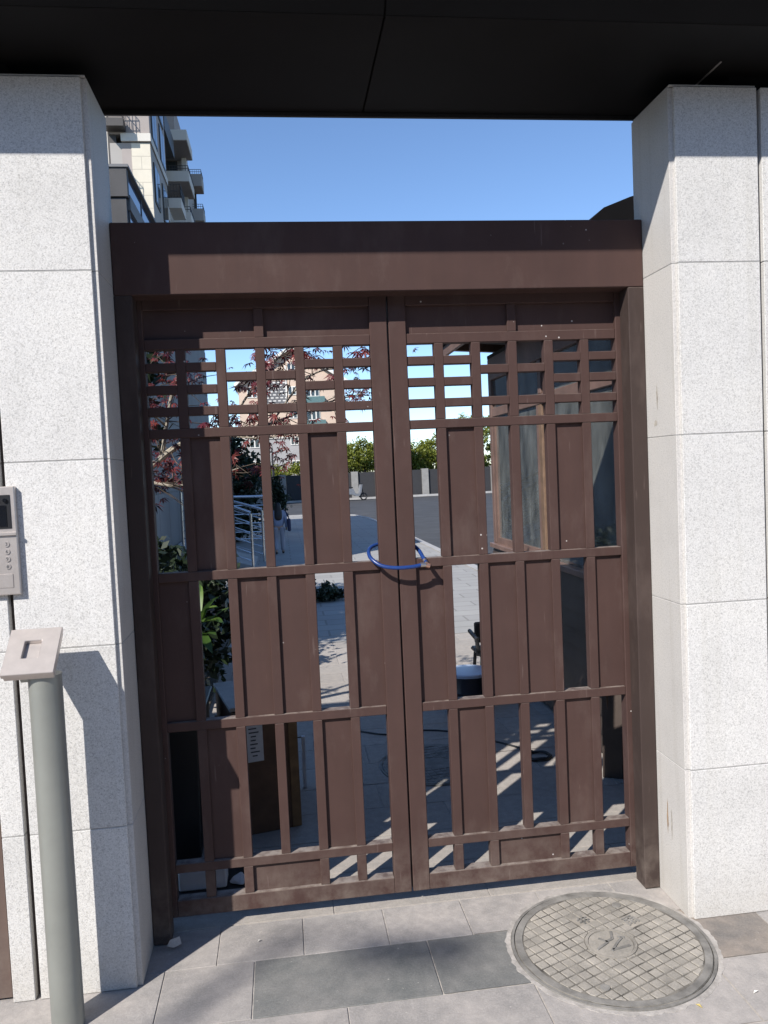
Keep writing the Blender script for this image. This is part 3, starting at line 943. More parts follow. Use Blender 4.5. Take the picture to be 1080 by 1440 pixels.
        st2((u + 0.022, v + 0.010), (u + 0.022, v - 0.022)); st2((u - 0.022, v + 0.010), (u + 0.022, v + 0.010)); st2((u, v + 0.022), (u, v - 0.022))
        for dx in (-0.011, 0.011):
            st2((u + dx, v + 0.002), (u + dx, v - 0.004)); st2((u + dx, v - 0.011), (u + dx, v - 0.017))
        mb.build('lettering', 'iron_ring', root)
        for k in range(2):
            a = ang + 0.7 + k * math.pi
            MB().lathe((cx + 0.245 * math.cos(a), cy + 0.245 * math.sin(a), 0.006), [(0.016, 0), (0.016, 0.0035), (0.011, 0.0038)], 14).build('lifting_hole', 'iron_ring', root)
    return root
manhole(MHC, MHR, 'round dusty manhole cover with a square grid, in the paving before the right pillar', math.radians(22.5))
manhole(RMC, RMR, 'dark round manhole cover in the shaded paving behind the right gate leaf', math.radians(10), False)

# ------------------------------------------------------------------ card reader post
cr = empty('card_reader_post', (-1.142, -0.452, 0), 'round steel post with a tilted square card reader plate, before the left pillar', 'post')
MB().lathe((-1.142, -0.452, 0.0), [(0.0475, 0.0), (0.0475, 1.085)], 40).build('post', 'steel_pole', cr, 0, True)
tl = [Vector(p) for p in ((-1.246, -0.525, 1.108), (-1.112, -0.525, 1.108), (-1.092, -0.402, 1.213), (-1.232, -0.402, 1.213))]
ux = (tl[1] - tl[0]).normalized(); uy = (tl[3] - tl[0]); uy = (uy - ux * uy.dot(ux)).normalized(); uz = ux.cross(uy)
W_, H_ = 0.148, 0.168
c0 = (tl[0] + tl[1] + tl[2] + tl[3]) / 4
def P3(u, v, w): return c0 + ux * u + uy * v + uz * w
hb = (-0.026, 0.022, -0.026, 0.038)
vs = []
for w in (0.0, -0.016):
    for (u, v) in ((-W_ / 2, -H_ / 2), (W_ / 2, -H_ / 2), (W_ / 2, H_ / 2), (-W_ / 2, H_ / 2), (hb[0], hb[2]), (hb[1], hb[2]), (hb[1], hb[3]), (hb[0], hb[3])):
        vs.append(tuple(P3(u, v, w)))
fs = []
for k in range(4):
    m = (k + 1) % 4
    fs += [(k, m, 4 + m, 4 + k), (8 + k, 12 + k, 12 + m, 8 + m), (k, 8 + k, 8 + m, m), (4 + k, 4 + m, 12 + m, 12 + k)]
MB().add(vs, fs).build('reader_plate', 'steel', cr, 0.0015)
MB().obox(P3(0, 0, -0.024), ux * (W_ / 2 - 0.004), uy * (H_ / 2 - 0.004), uz * 0.0075).build('plate_back', 'steel', cr)
MB().obox(P3(0, -0.01, -0.055), ux * 0.04, uy * 0.045, uz * 0.024).build('bracket', 'steel_pole', cr)

# ------------------------------------------------------------------ door intercom
ic = empty('door_intercom', (-1.297, -0.33, 1.31), 'steel door intercom with small screen and keypad on the left granite pillar', 'intercom')
IX0, IX1, IZ0, IZ1 = -1.368, -1.231, 1.312, 1.648
bx('case', 'steel', ic, IX0, IX1, -0.330, -0.3102, IZ0, IZ1, 0.003)
bx('ledge', 'steel', ic, IX0 + 0.001, IX1 - 0.001, -0.337, -0.3303, 1.497, 1.5065, 0.001)
bx('screen_bezel', 'bezel', ic, IX0 + 0.018, IX1 - 0.014, -0.3325, -0.3303, 1.518, 1.622, 0.001)
bx('screen', 'screen', ic, IX0 + 0.030, IX1 - 0.026, -0.3345, -0.3328, 1.524, 1.590, 0.0008)
for dx in (0.026, 0.052):
    MB().tube([(IX1 - dx - 0.002, -0.3328, 1.605), (IX1 - dx - 0.002, -0.3375, 1.605)], 0.0065, 16).build('lens', 'screen', ic, 0, True)
keys = ['1', '2', '3', '4', '5', '6', '7', '8', '9', '*', '0', '#']
for i, kx in enumerate(keys):
    x = IX0 + 0.034 + (i % 3) * 0.035; z = 1.470 - (i // 3) * 0.023
    MB().tube([(x, -0.3303, z), (x, -0.3325, z)], 0.0085, 16).build('key', 'steel', ic, 0, True)
    text_mesh('key_digit', kx, 0.014, 'ink', ic, (x, -0.3329, z), (1, 0, 0), (0, 0, 1), 0.0003)
bx('card_pad', 'steel', ic, IX0 + 0.02, IX1 - 0.02, -0.3318, -0.3303, 1.335, 1.378, 0.001)

# ------------------------------------------------------------------ guard booth behind the gate (right)
bo = empty('guard_booth', (1.9, 2.3, 0), 'dark brown glazed guard booth with lapped siding behind the right gate leaf', 'booth')
BX, BX2, BY, BY2 = 1.30, 2.50, 0.70, 3.50
# siding: one board per course and wall
for k in range(9):
    z0 = 0.03 + k * 0.104
    for (nm, a, b) in (('x', BY, BY2),):
        MB().add([(BX - 0.026, a, z0), (BX - 0.026, b, z0), (BX - 0.002, b, z0 + 0.112), (BX - 0.002, a, z0 + 0.112),
                  (BX + 0.01, a, z0), (BX + 0.01, b, z0), (BX + 0.01, b, z0 + 0.112), (BX + 0.01, a, z0 + 0.112)],
                 [(0, 1, 2, 3), (4, 5, 6, 7), (0, 1, 5, 4), (2, 3, 7, 6), (0, 3, 7, 4), (1, 2, 6, 5)]).build('siding_board', 'siding', bo)
    MB().add([(BX + 0.012, BY - 0.016, z0), (BX2, BY - 0.016, z0), (BX2, BY - 0.004, z0 + 0.112), (BX + 0.012, BY - 0.004, z0 + 0.112),
              (BX + 0.012, BY + 0.01, z0), (BX2, BY + 0.01, z0), (BX2, BY + 0.01, z0 + 0.112), (BX + 0.012, BY + 0.01, z0 + 0.112)],
             [(0, 1, 2, 3), (4, 5, 6, 7), (0, 1, 5, 4), (2, 3, 7, 6), (0, 3, 7, 4), (1, 2, 6, 5)]).build('siding_board', 'siding', bo)
bx('wall', 'booth_dark', bo, BX + 0.02, BX2 - 0.02, BY + 0.02, BY2 - 0.02, 0.0, 0.96)
bx('sill', 'wood', bo, BX - 0.035, BX2, BY - 0.035, BY2, 0.975, 1.012, 0.004)
for (x, y_, m_) in ((BX + 0.035, BY2 - 0.035, 'wood'), (BX + 0.035, BY + 0.035, 'siding'), (BX2 - 0.035, BY + 0.035, 'wood'), (BX2 - 0.035, BY2 - 0.035, 'wood')):
    bx('corner_post', m_, bo, x - 0.035, x + 0.035, y_ - 0.035, y_ + 0.035, 1.0125, 2.5, 0.004)
bx('mullion', 'wood_tan', bo, BX + 0.004, BX + 0.05, 2.20, 2.265, 1.0125, 2.03, 0.003)
bx('mullion', 'wood', bo, BX + 0.004, BX + 0.05, 2.205, 2.26, 2.102, 2.325, 0.003)
bx('transom', 'wood', bo, BX + 0.002, BX + 0.055, BY + 0.071, BY2 - 0.071, 2.032, 2.10, 0.003)
bx('header', 'wood', bo, BX - 0.004, BX + 0.06, BY + 0.071, BY2 - 0.071, 2.327, 2.5, 0.003)
bx('transom', 'wood', bo, BX + 0.071, BX2 - 0.071, BY + 0.002, BY + 0.055, 2.032, 2.10, 0.003)
bx('header', 'wood', bo, BX + 0.071, BX2 - 0.071, BY - 0.004, BY + 0.06, 2.327, 2.5, 0.003)
bx('transom', 'wood', bo, BX + 0.071, BX2 - 0.071, BY2 - 0.055, BY2 - 0.002, 2.032, 2.10, 0.003)
bx('header', 'wood', bo, BX2 - 0.06, BX2, BY + 0.071, BY2 - 0.071, 2.032, 2.5, 0.003)
bx('header', 'wood', bo, BX + 0.071, BX2 - 0.071, BY2 - 0.06, BY2, 2.327, 2.5, 0.003)
bx('mullion', 'wood', bo, BX2 - 0.05, BX2, 2.1, 2.17, 1.0125, 2.03, 0.003)
bx('window_frame', 'wood', bo, BX + 0.006, BX + 0.04, 2.27, 2.31, 1.0125, 2.03)
bx('window_frame', 'wood', bo, BX + 0.006, BX + 0.04, BY2 - 0.125, BY2 - 0.075, 1.0125, 2.03)
bx('window_frame', 'wood', bo, BX + 0.006, BX + 0.04, 2.311, BY2 - 0.126, 1.0125, 1.06)
for (a, b) in ((BY + 0.071, 2.199), (2.266, BY2 - 0.071)):
    bx('window_pane', 'glass', bo, BX + 0.022, BX + 0.028, a, b, 1.0128, 2.0315)
    bx('window_pane', 'glass', bo, BX + 0.022, BX + 0.028, a, b, 2.1005, 2.3265)
for yy in (BY + 0.025, BY2 - 0.03):
    bx('window_pane', 'glass', bo, BX + 0.071, BX2 - 0.071, yy, yy + 0.006, 1.0128, 2.0315)
    bx('window_pane', 'glass', bo, BX + 0.071, BX2 - 0.071, yy, yy + 0.006, 2.1005, 2.3265)
bx('window_pane', 'glass', bo, BX2 - 0.03, BX2 - 0.024, BY + 0.071, 2.099, 1.0128, 2.0315)
bx('window_pane', 'glass', bo, BX2 - 0.03, BX2 - 0.024, 2.171, BY2 - 0.071, 1.0128, 2.0315)
bx('ceiling', 'booth_dark', bo, BX, BX2, BY, BY2, 2.502, 2.53)
bx('interior_blackout', 'booth_dark', bo, 1.345, 2.45, 1.08, 1.12, 0.965, 2.5)  # dark sheet added so the near interior reads black
bx('cupboard', 'booth_dark', bo, 2.0, 2.4, BY + 0.55, BY + 1.3, 0.965, 1.9)
bx('eave_board', 'wood', bo, 0.965, 0.99, 0.53, 3.72, 2.55, 2.635, 0.003)
for k in range(6):
    yk = 0.62 + k * 0.56
    MB().bar((1.0, yk, 2.60), (1.9, yk + 0.15, 2.57), 0.05, 0.06).build('rafter', 'wood', bo)
arc = []
for k in range(17):
    t = k / 16
    x = 0.93 + (2.87 - 0.93) * t
    z = 2.65 + 0.25 * max(0.0, math.sin(math.pi * t)) ** 0.55
    arc.append((x, z))
MB().prism(arc + [(2.85, 2.637), (0.95, 2.637)], 'y', 0.50, 3.72).build('roof', 'booth_roof', bo)

# dark timber plank leaning with a tan strip near the booth corner
pk = empty('leaning_plank', (1.24, 1.0, 0), 'dark brown timber plank leaning at the near corner of the guard booth', 'plank')
MB().bar((1.215, 0.985, 0.0), (1.262, 1.065, 0.70), 0.10, 0.03).build('plank', 'siding', pk)
MB().add([(1.172, 0.985, 0.62), (1.205, 0.985, 0.63), (1.208, 0.98, 0.46), (1.195, 0.985, 0.36), (1.186, 0.98, 0.45),
          (1.172, 0.988, 0.62), (1.205, 0.988, 0.63), (1.208, 0.983, 0.46), (1.195, 0.988, 0.36), (1.186, 0.983, 0.45)],
         [(0, 1, 2, 3, 4), (9, 8, 7, 6, 5), (0, 1, 6, 5), (1, 2, 7, 6), (2, 3, 8, 7), (3, 4, 9, 8), (4, 0, 5, 9)]).build('tan_strip', 'wood_tan', pk)

# ------------------------------------------------------------------ things standing just behind the gate
def rotbox(mb, c, ang, w, d, z0, z1):
    ca, sa = math.cos(ang), math.sin(ang)
    return mb.obox((c[0], c[1], (z0 + z1) / 2), Vector((ca, sa, 0)) * w / 2, Vector((-sa, ca, 0)) * d / 2, Vector((0, 0, (z1 - z0) / 2)))
A16 = math.radians(13)
bc = (-0.60, 0.985)
cb = empty('wooden_cabinet', (bc[0], bc[1], 0), 'low brown chipboard cabinet with a white paper notice, behind the left gate leaf', 'cabinet')
def cabl(u, v): return (bc[0] + u * math.cos(A16) - v * math.sin(A16), bc[1] + u * math.sin(A16) + v * math.cos(A16))
rotbox(MB(), bc, A16, 0.30, 0.48, 0.0, 0.585).build('carcass', 'carton', cb, 0.003)
rotbox(MB(), bc, A16, 0.315, 0.495, 0.5855, 0.603).build('top', 'box_top', cb, 0.002)
rotbox(MB(), cabl(0.128, -0.2435), A16, 0.042, 0.006, 0.004, 0.58).build('edge_board', 'ochre', cb)
rotbox(MB(), cabl(-0.132, -0.2435), A16, 0.032, 0.006, 0.004, 0.58).build('edge_board', 'siding', cb)
rotbox(MB(), cabl(-0.055, -0.243), A16, 0.085, 0.003, 0.34, 0.55).build('paper_notice', 'paper', cb)
mb = MB()
for k in range(9):
    rotbox(mb, cabl(-0.055 + rnd.uniform(-0.006, 0.006), -0.2451), A16, rnd.uniform(0.02, 0.05), 0.0006, 0.365 + 0.018 * k, 0.371 + 0.018 * k)
mb.build('print_lines', 'ink', cb)
rotbox(MB(), cabl(-0.165, -0.05), A16, 0.02, 0.36, 0.44, 0.47).build('side_batten', 'ochre', cb)

bn = empty('shade_filler_bin', (-0.98, 0.85, 0), 'black bin shape added to fill the deep shade left of the brown cabinet', 'bin')  # dark box added to blacken the shaded gap beside the cabinet
MB().prism([(-1.25, 0.0), (-0.84, 0.0), (-0.825, 0.58), (-1.265, 0.58)], 'y', 0.56, 1.12).build('filler_body', 'rubber', bn, 0.006)
MB().box(-1.28, -0.81, 0.545, 1.135, 0.5805, 0.605).build('filler_lid', 'rubber', bn, 0.005)
mt_ = MB().box(-0.94, -0.50, 0.10, 0.54, 0.0015, 0.009).build('shade_mat', 'rubber', None, 0.002)  # black sheet added to deepen the shade on this paving
tag(mt_, 'black mat added to darken the shaded paving under the white foam block', 'mat')
hn = empty('pull_handle', (-0.37, 1.24, 0), 'thin white pull handle standing on a wire beside the brown cabinet', 'handle')
MB().tube([(-0.50, 1.05, 0.30), (-0.43, 1.16, 0.295), (-0.375, 1.24, 0.27)], 0.004, 8).build('wire', 'rubber', hn, 0, True)
MB().bar((-0.372, 1.24, 0.002), (-0.368, 1.24, 0.275), 0.028, 0.02).build('grip', 'foam', hn, 0.003)

wb = MB().box(-0.90, -0.712, 0.26, 0.36, 0.0095, 0.092).build('foam_block', 'foam', None, 0.006)
tag(wb, 'white foam block lying low behind the bottom left corner of the gate', 'foam block')
cv = []
for k in range(42):
    a = rnd.uniform(0, 2 * math.pi); r = rnd.uniform(0.2, 1)
    cv.append((-0.665 + 0.042 * r * math.cos(a), 0.29 + 0.03 * r * math.sin(a), 0.0095 + 0.055 * rnd.random() * (1.1 - r)))
me = bpy.data.meshes.new('crumpled_bag'); bm = bmesh.new()
for p in cv: bm.verts.new(p)
bmesh.ops.convex_hull(bm, input=bm.verts); bm.to_mesh(me); bm.free(); me.materials.append(M['foam'])
o = bpy.data.objects.new('crumpled_bag', me); link(o); tag(o, 'small crumpled white plastic bag beside the white foam block', 'bag')
me = bpy.data.meshes.new('pale_stone'); bm = bmesh.new()
for k in range(16):
    bm.verts.new((-0.868 + rnd.uniform(-0.025, 0.025), -0.115 + rnd.uniform(-0.016, 0.016), rnd.uniform(0.0, 0.042)))
bmesh.ops.convex_hull(bm, input=bm.verts); bm.to_mesh(me); bm.free(); me.materials.append(M['cement'])
o = bpy.data.objects.new('pale_stone', me); link(o); tag(o, 'small pale stone at the foot of the left gate post', 'stone')

dr = empty('drum', (0.79, 2.42, 0), 'low navy drum with a pale blue lid, behind the right gate leaf', 'drum')
MB().lathe((0.79, 2.42, 0), [(0.145, 0.0), (0.15, 0.02), (0.15, 0.11), (0.154, 0.12), (0.15, 0.13), (0.15, 0.225)], 36).build('body', 'drum', dr, 0, True)
MB().lathe((0.79, 2.42, 0.2255), [(0.157, 0.0), (0.158, 0.016), (0.152, 0.022), (0.135, 0.024)], 40).build('lid', 'drum_lid', dr, 0, True)
ch = empty('low_black_chair', (1.09, 2.86, 0), 'small black plastic chair standing just beyond the navy drum', 'chair')
for (dx, dy) in ((-0.13, -0.12), (0.13, -0.12), (-0.13, 0.12), (0.13, 0.12)):
    MB().tube([(1.09 + dx, 2.86 + dy, 0), (1.09 + dx * 0.85, 2.86 + dy * 0.85, 0.25)], 0.013, 8).build('leg', 'rubber', ch, 0, True)
MB().box(0.95, 1.23, 2.73, 2.99, 0.25, 0.285).build('seat', 'rubber', ch, 0.012)
MB().box(0.985, 1.21, 2.985, 3.01, 0.30, 0.46).build('backrest', 'rubber', ch, 0.01)
for sx in (-1, 1):
    MB().tube([(1.09 + sx * 0.14, 2.75, 0.26), (1.09 + sx * 0.145, 2.75, 0.38), (1.09 + sx * 0.145, 2.98, 0.40)], 0.016, 8).build('armrest', 'rubber', ch, 0, True)

def coil(c, turns, r0, r1, z=0.006, ph=0.0):
    out = []
    n = int(turns * 22)
    for k in range(n + 1):
        a = ph + 2 * math.pi * k / 22; r = r0 + (r1 - r0) * k / n
        out.append((c[0] + r * math.cos(a) * 1.15, c[1] + r * math.sin(a), z + 0.004 * math.sin(a * 2.3 + k * 0.05) ** 2))
    return out
cpth = smooth_path([(-0.05, 2.1, 0.006), (0.15, 1.95, 0.006), (0.32, 1.98, 0.006), (0.55, 1.9, 0.006), (0.8, 1.62, 0.006)], 6) + coil((0.93, 1.36), 2.6, 0.075, 0.05, 0.008, 1.6)
tag(MB().tube(cpth, 0.0055, 6).build('black_cable', 'rubber', None, 0, True), 'loose black cable coiled on the striped sunlit paving behind the gate', 'cable')

# ------------------------------------------------------------------ red maple
ma = empty('red_maple', (-1.55, 1.75, 0), 'red leaved maple with pale branches spreading behind the left gate leaf', 'tree')
limbs = [
    [(-1.55, 1.75, 0), (-1.52, 1.72, 0.7), (-1.42, 1.66, 1.25), (-1.25, 1.56, 1.62), (-1.093, 1.5, 1.724), (-0.934, 1.5, 1.832), (-0.70, 1.52, 1.89), (-0.45, 1.55, 1.93), (-0.20, 1.58, 2.02), (0.06, 1.6, 2.08)],
    [(-1.04, 1.5, 1.76), (-1.005, 1.48, 1.93), (-0.96, 1.45, 2.10), (-0.88, 1.42, 2.30), (-0.80, 1.4, 2.50)],
    [(-1.25, 1.56, 1.62), (-1.10, 1.42, 1.635), (-0.95, 1.38, 1.61), (-0.80, 1.35, 1.64), (-0.60, 1.4, 1.70)],
    [(-0.70, 1.52, 1.89), (-0.55, 1.45, 2.10), (-0.42, 1.42, 2.24), (-0.28, 1.42, 2.38)],
    [(-0.45, 1.55, 1.93), (-0.25, 1.48, 2.16), (-0.05, 1.45, 2.22), (0.16, 1.45, 2.28)],
    [(-1.42, 1.66, 1.25), (-1.55, 1.5, 1.7), (-1.5, 1.45, 2.1), (-1.35, 1.4, 2.45), (-1.2, 1.4, 2.7)],
    [(-1.005, 1.48, 1.93), (-1.10, 1.40, 2.05), (-1.12, 1.36, 2.22)],
    [(-0.80, 1.51, 1.88), (-0.66, 1.38, 1.86), (-0.48, 1.32, 1.84), (-0.30, 1.32, 1.87)],
    [(-1.52, 1.72, 0.7), (-1.75, 1.95, 1.4), (-1.85, 2.1, 2.1), (-1.8, 2.2, 2.7)],
]
lrad = [[0.045, 0.042, 0.036, 0.024, 0.019, 0.0155, 0.009, 0.007, 0.005, 0.003], [0.012, 0.011, 0.009, 0.006, 0.003], [0.012, 0.009, 0.007, 0.005, 0.003], [0.007, 0.006, 0.004, 0.003],
        [0.006, 0.005, 0.004, 0.003], [0.024, 0.02, 0.016, 0.010, 0.004], [0.007, 0.005, 0.003], [0.007, 0.006, 0.004, 0.003], [0.03, 0.024, 0.016, 0.006]]
def lerp_r(rs, n): return list(np.interp(np.linspace(0, len(rs) - 1, n), range(len(rs)), rs))
for i, (p, r) in enumerate(zip(limbs, lrad)):
    sp = smooth_path(p, 5)
    MB().tube(sp, lerp_r(r, len(sp)), 8).build('trunk' if i == 0 else 'limb', 'bark', ma, 0, True)
tw = MB(); tips = []
for li, p in enumerate(limbs):
    pts = smooth_path(p, 6)
    st = 14 if li in (0, 5, 8) else 3
    for q in pts[st::2]:
        if li in (5, 8) and q.x < -1.2: continue
        for _ in range(2):
            d = Vector((rnd.gauss(0.25, 0.6), rnd.gauss(0, 0.7), rnd.gauss(0.12, 0.35))).normalized()
            L = rnd.uniform(0.10, 0.32)
            e = q + d * L
            m_ = q + d * L * 0.5 + Vector((rnd.gauss(0, 0.015), rnd.gauss(0, 0.015), rnd.gauss(0.015, 0.02)))
            tw.tube([q, m_, e], [0.0028, 0.0022, 0.0012], 4, False)
            tips += [e, m_, (m_ + e) / 2]
for k in range(7):   # bare lower twigs
    q = Vector((-1.10, 1.42, 1.635)); d = Vector((1.0, rnd.uniform(-0.4, 0.3), rnd.uniform(-0.75, 0.1))).normalized()
    tw.tube([q, q + d * 0.12, q + d * rnd.uniform(0.2, 0.34) + Vector((0, 0, -0.02))], [0.003, 0.002, 0.001], 4, False)
tag(tw.build('twigs', 'bark_dark', ma), kind='stuff')
# maple leaves: seven narrow lobes each, drooping
lv = []; lf = []
def maple_leaf(c, s):
    n = Vector((rnd.gauss(0, 0.55), rnd.gauss(-0.2, 0.6), 1.0)).normalized()
    a = n.cross(Vector((rnd.gauss(0, 1), rnd.gauss(0, 1), 0.1))).normalized(); b = n.cross(a)
    for ang, L in ((0, 1.0), (0.65, 0.92), (-0.65, 0.92), (1.3, 0.7), (-1.3, 0.7), (2.1, 0.4), (-2.1, 0.4)):
        d = a * math.cos(ang) + b * math.sin(ang); e = n.cross(d)
        k = len(lv); drop = -n * s * 0.28 * L - Vector((0, 0, 0.12 * s))
        lv.extend([tuple(c), tuple(c + d * s * L * 0.45 + e * s * 0.10), tuple(c + d * s * L + drop), tuple(c + d * s * L * 0.45 - e * s * 0.10)])
        lf.append((k, k + 1, k + 2, k + 3))
for t in tips:
    for _ in range(rnd.choice((0, 1, 2, 3, 4))):
        maple_leaf(t + Vector((rnd.gauss(0, 0.035), rnd.gauss(0, 0.035), rnd.gauss(-0.01, 0.025))), rnd.uniform(0.035, 0.062))
tag(raw('crown', lv, lf, 'maple', ma), kind='stuff')

# ------------------------------------------------------------------ planting along the left
def hedge(name, c, rad, ncl, per, cr, size, label, cat, mat='hedge_leaf', stem=True):
    root = empty(name, (c[0], c[1], 0), label, cat)
    if stem:
        mb = MB()
        for k in range(5):
            a = rnd.uniform(0, 6.28); r = 0.25
            mb.tube([(c[0] + 0.1 * math.cos(a), c[1] + 0.1 * math.sin(a), 0), (c[0] + rad[0] * r * math.cos(a), c[1] + rad[1] * r * math.sin(a), c[2] * 0.6),
                     (c[0] + rad[0] * 0.6 * math.cos(a), c[1] + rad[1] * 0.6 * math.sin(a), c[2] * 1.2)], [0.03, 0.022, 0.01], 6)
        mb.build('stems', 'bark_dark', root)
    v, f = leaf_quads(clumps(c, rad, ncl, per, cr), size)
    v[:, 2] = np.maximum(v[:, 2], 0.02)
    raw('foliage', v, f, mat, root)
    return root
bx('planting_bed', 'soil', None, -4.4, -1.0, 1.35, 8.3, 0.001, 0.03)
tag(bpy.data.objects['planting_bed'], kind='structure')
hedge('dark_shrub', (-1.45, 3.35, 0.62), (0.62, 0.75, 0.62), 120, 75, 0.16, 0.085, 'dense dark green shrub behind the low cabinet, beneath the maple', 'shrub')
hedge('conifer_bush', (-1.62, 17.6, 1.35), (0.62, 1.0, 1.4), 150, 70, 0.26, 0.13, 'tall dark evergreen bush behind the ramp railing, before the beige block', 'shrub')
hedge('low_evergreen', (-2.0, 8.0, 0.3), (0.35, 1.6, 0.3), 60, 60, 0.15, 0.09, 'low dark evergreen planting at the foot of the grey wall', 'shrub')
hedge('dark_bush', (-0.58, 21.5, 0.85), (0.24, 0.24, 0.85), 60, 50, 0.16, 0.10, 'narrow dark bush standing beyond the small person on the paving', 'shrub')
# a large evergreen left of the left wall, outside the picture: its shade falls across the paving
def tree(name, c, h, crown_c, rad, ncl, per, cr, size, label, mat='tree_leaf', group=None, tr=0.16):
    root = empty(name, (c[0], c[1], 0), label, 'tree', group)
    top = Vector(crown_c)
    MB().tube([(c[0], c[1], 0), (c[0] + 0.05, c[1], h * 0.3), tuple(top - Vector((0, 0, rad[2] * 0.4))), tuple(top + Vector((0, 0, rad[2] * 0.5)))],
              [tr, tr * 0.8, tr * 0.5, tr * 0.2], 10).build('trunk', 'bark_dark', root, 0, True)
    for k in range(5):
        a = k * 1.26 + rnd.uniform(0, 0.6)
        MB().tube([tuple(top - Vector((0, 0, rad[2] * 0.45))), tuple(top + Vector((rad[0] * 0.4 * math.cos(a), rad[1] * 0.4 * math.sin(a), 0))),
                   tuple(top + Vector((rad[0] * 0.75 * math.cos(a), rad[1] * 0.75 * math.sin(a), rad[2] * 0.3)))], [tr * 0.45, tr * 0.3, tr * 0.1], 6).build('limb', 'bark_dark', root, 0, True)
    v, f = leaf_quads(clumps(crown_c, rad, ncl, per, cr), size)
    raw('crown', v, f, mat, root)
    return root

tree('evergreen_tree', (-2.4, 4.3), 3.4, (-2.4, 4.3, 2.65), (0.72, 1.9, 0.9), 190, 80, 0.3, 0.12, 'dark evergreen tree behind the left pillar, in front of the grey wall', 'hedge_leaf', None, 0.09)

# broad leaved plants with one mesh per big leaf
def big_leaf(root, base, tip, w, curl=0.25, mat='broad_leaf', name='leaf'):
    base = Vector(base); tip = Vector(tip); d = tip - base; L = d.length
    s = d.cross(Vector((0, 0, 1))).normalized()
    vs = []; fs = []; n = 7
    for i in range(n + 1):
        t = i / n
        p = base + d * t + Vector((0, 0, math.sin(t * math.pi * 0.9) * L * curl))
        ww = w * math.sin(math.pi * min(1, 0.06 + t * 0.94)) ** 0.7 * 0.5 + 0.002
        vs += [tuple(p - s * ww + Vector((0, 0, ww * 0.35))), tuple(p), tuple(p + s * ww + Vector((0, 0, ww * 0.35)))]
    for i in range(n):
        k = i * 3
        fs += [(k, k + 1, k + 4, k + 3), (k + 1, k + 2, k + 5, k + 4)]
    return raw(name, vs, fs, mat, root, True)
bp = empty('broadleaf_plant', (-1.05, 2.45, 0), 'sunlit bright green broad leaved plant against the dark shrub behind the gate', 'plant')
for (t, w) in (((-0.84, 2.32, 0.86), 0.07), ((-0.86, 2.40, 0.78), 0.11), ((-0.83, 2.36, 0.68), 0.13), ((-0.88, 2.30, 0.62), 0.10), ((-0.95, 2.25, 0.72), 0.1), ((-1.25, 2.25, 0.83), 0.10), ((-1.25, 2.45, 0.72), 0.1), ((-1.0, 2.65, 0.9), 0.1), ((-0.9, 2.2, 0.52), 0.08), ((-0.80, 2.45, 0.76), 0.06)):
    big_leaf(bp, (-1.05, 2.45, 0.60 + rnd.uniform(-0.15, 0.1)), t, w, 0.18)
MB().tube([(-1.05, 2.45, 0), (-1.06, 2.44, 0.4), (-1.05, 2.45, 0.68)], [0.014, 0.011, 0.006], 7).build('stem', 'bark_dark', bp, 0, True)

def cycad(c, h, nf, L, label):
    root = empty('cycad', (c[0], c[1], 0), label, 'plant', 'cycads in the bed by the grey wall')
    MB().lathe((c[0], c[1], 0), [(0.10, 0), (0.12, h * 0.3), (0.10, h * 0.85), (0.05, h)], 12).build('trunk', 'bark_dark', root, 0, True)
    for k in range(nf):
        a = 2 * math.pi * k / nf + rnd.uniform(-0.15, 0.15); el = rnd.uniform(0.25, 1.15)
        vs = []; fs = []; n = 16
        for i in range(n + 1):
            t = i / n; r = L * t
            p = Vector((c[0] + math.cos(a) * r * math.cos(el), c[1] + math.sin(a) * r * math.cos(el), h + r * math.sin(el) - 0.55 * L * t * t))
            d = Vector((math.cos(a), math.sin(a), 0.1)); s = Vector((-math.sin(a), math.cos(a), 0))
            ll = L * 0.22 * math.sin(math.pi * min(1.0, 0.12 + t * 0.86))
            for sg in (-1, 1):
                kx = len(vs)
                vs += [tuple(p), tuple(p + d * 0.014), tuple(p + s * sg * ll + d * ll * 0.5 + Vector((0, 0, ll * 0.2)))]
                fs.append((kx, kx + 1, kx + 2))
        raw('frond', vs, fs, 'hedge_leaf' if k % 4 else 'broad_leaf', root)
    return root
cycad((-1.42, 4.2), 0.55, 16, 0.75, 'spiky cycad with arching fronds nearest the gate in the bed by the grey wall')
cycad((-1.1, 6.9), 0.25, 13, 0.55, 'smaller cycad with arching fronds further back beside the ramp railing')
hb_ = hedge('low_shrub', (-0.02, 7.4, 0.10), (0.35, 0.22, 0.14), 40, 40, 0.07, 0.06, 'low dark scrubby plant on the shaded paving seen past the gate middle', 'shrub', 'hedge_leaf', False)

# ------------------------------------------------------------------ stainless ramp railings
def railing(pts, label, group):
    root = empty('ramp_railing', pts[0], label, 'railing', group)
    P = [Vector(p) for p in pts]
    for k, p in enumerate(P):
        MB().tube([p, p + Vector((0, 0, 0.98))], 0.024, 10).build('post', 'steel_shiny', root, 0, True)
    for a, b in zip(P[:-1], P[1:]):
        MB().tube([a + Vector((0, 0, 1.0)), b + Vector((0, 0, 1.0))], 0.028, 10).build('handrail', 'steel_shiny', root, 0, True)
        for h in (0.82, 0.64, 0.46, 0.28, 0.14):
            MB().tube([a + Vector((0, 0, h)), b + Vector((0, 0, h))], 0.011, 8).build('rail', 'steel_shiny', root, 0, True)
    return root
railing([(-0.97, 11.4, 0), (-1.55, 11.6, 0.22), (-2.2, 11.8, 0.45)], 'stainless steel ramp railing, the nearer one sloping down toward the paving', 'stainless railings of the entrance ramp')
railing([(-0.80, 12.6, 0), (-1.5, 12.8, 0.22), (-2.2, 13.0, 0.45)], 'stainless steel ramp railing, the middle sloping one behind the nearest', 'stainless railings of the entrance ramp')
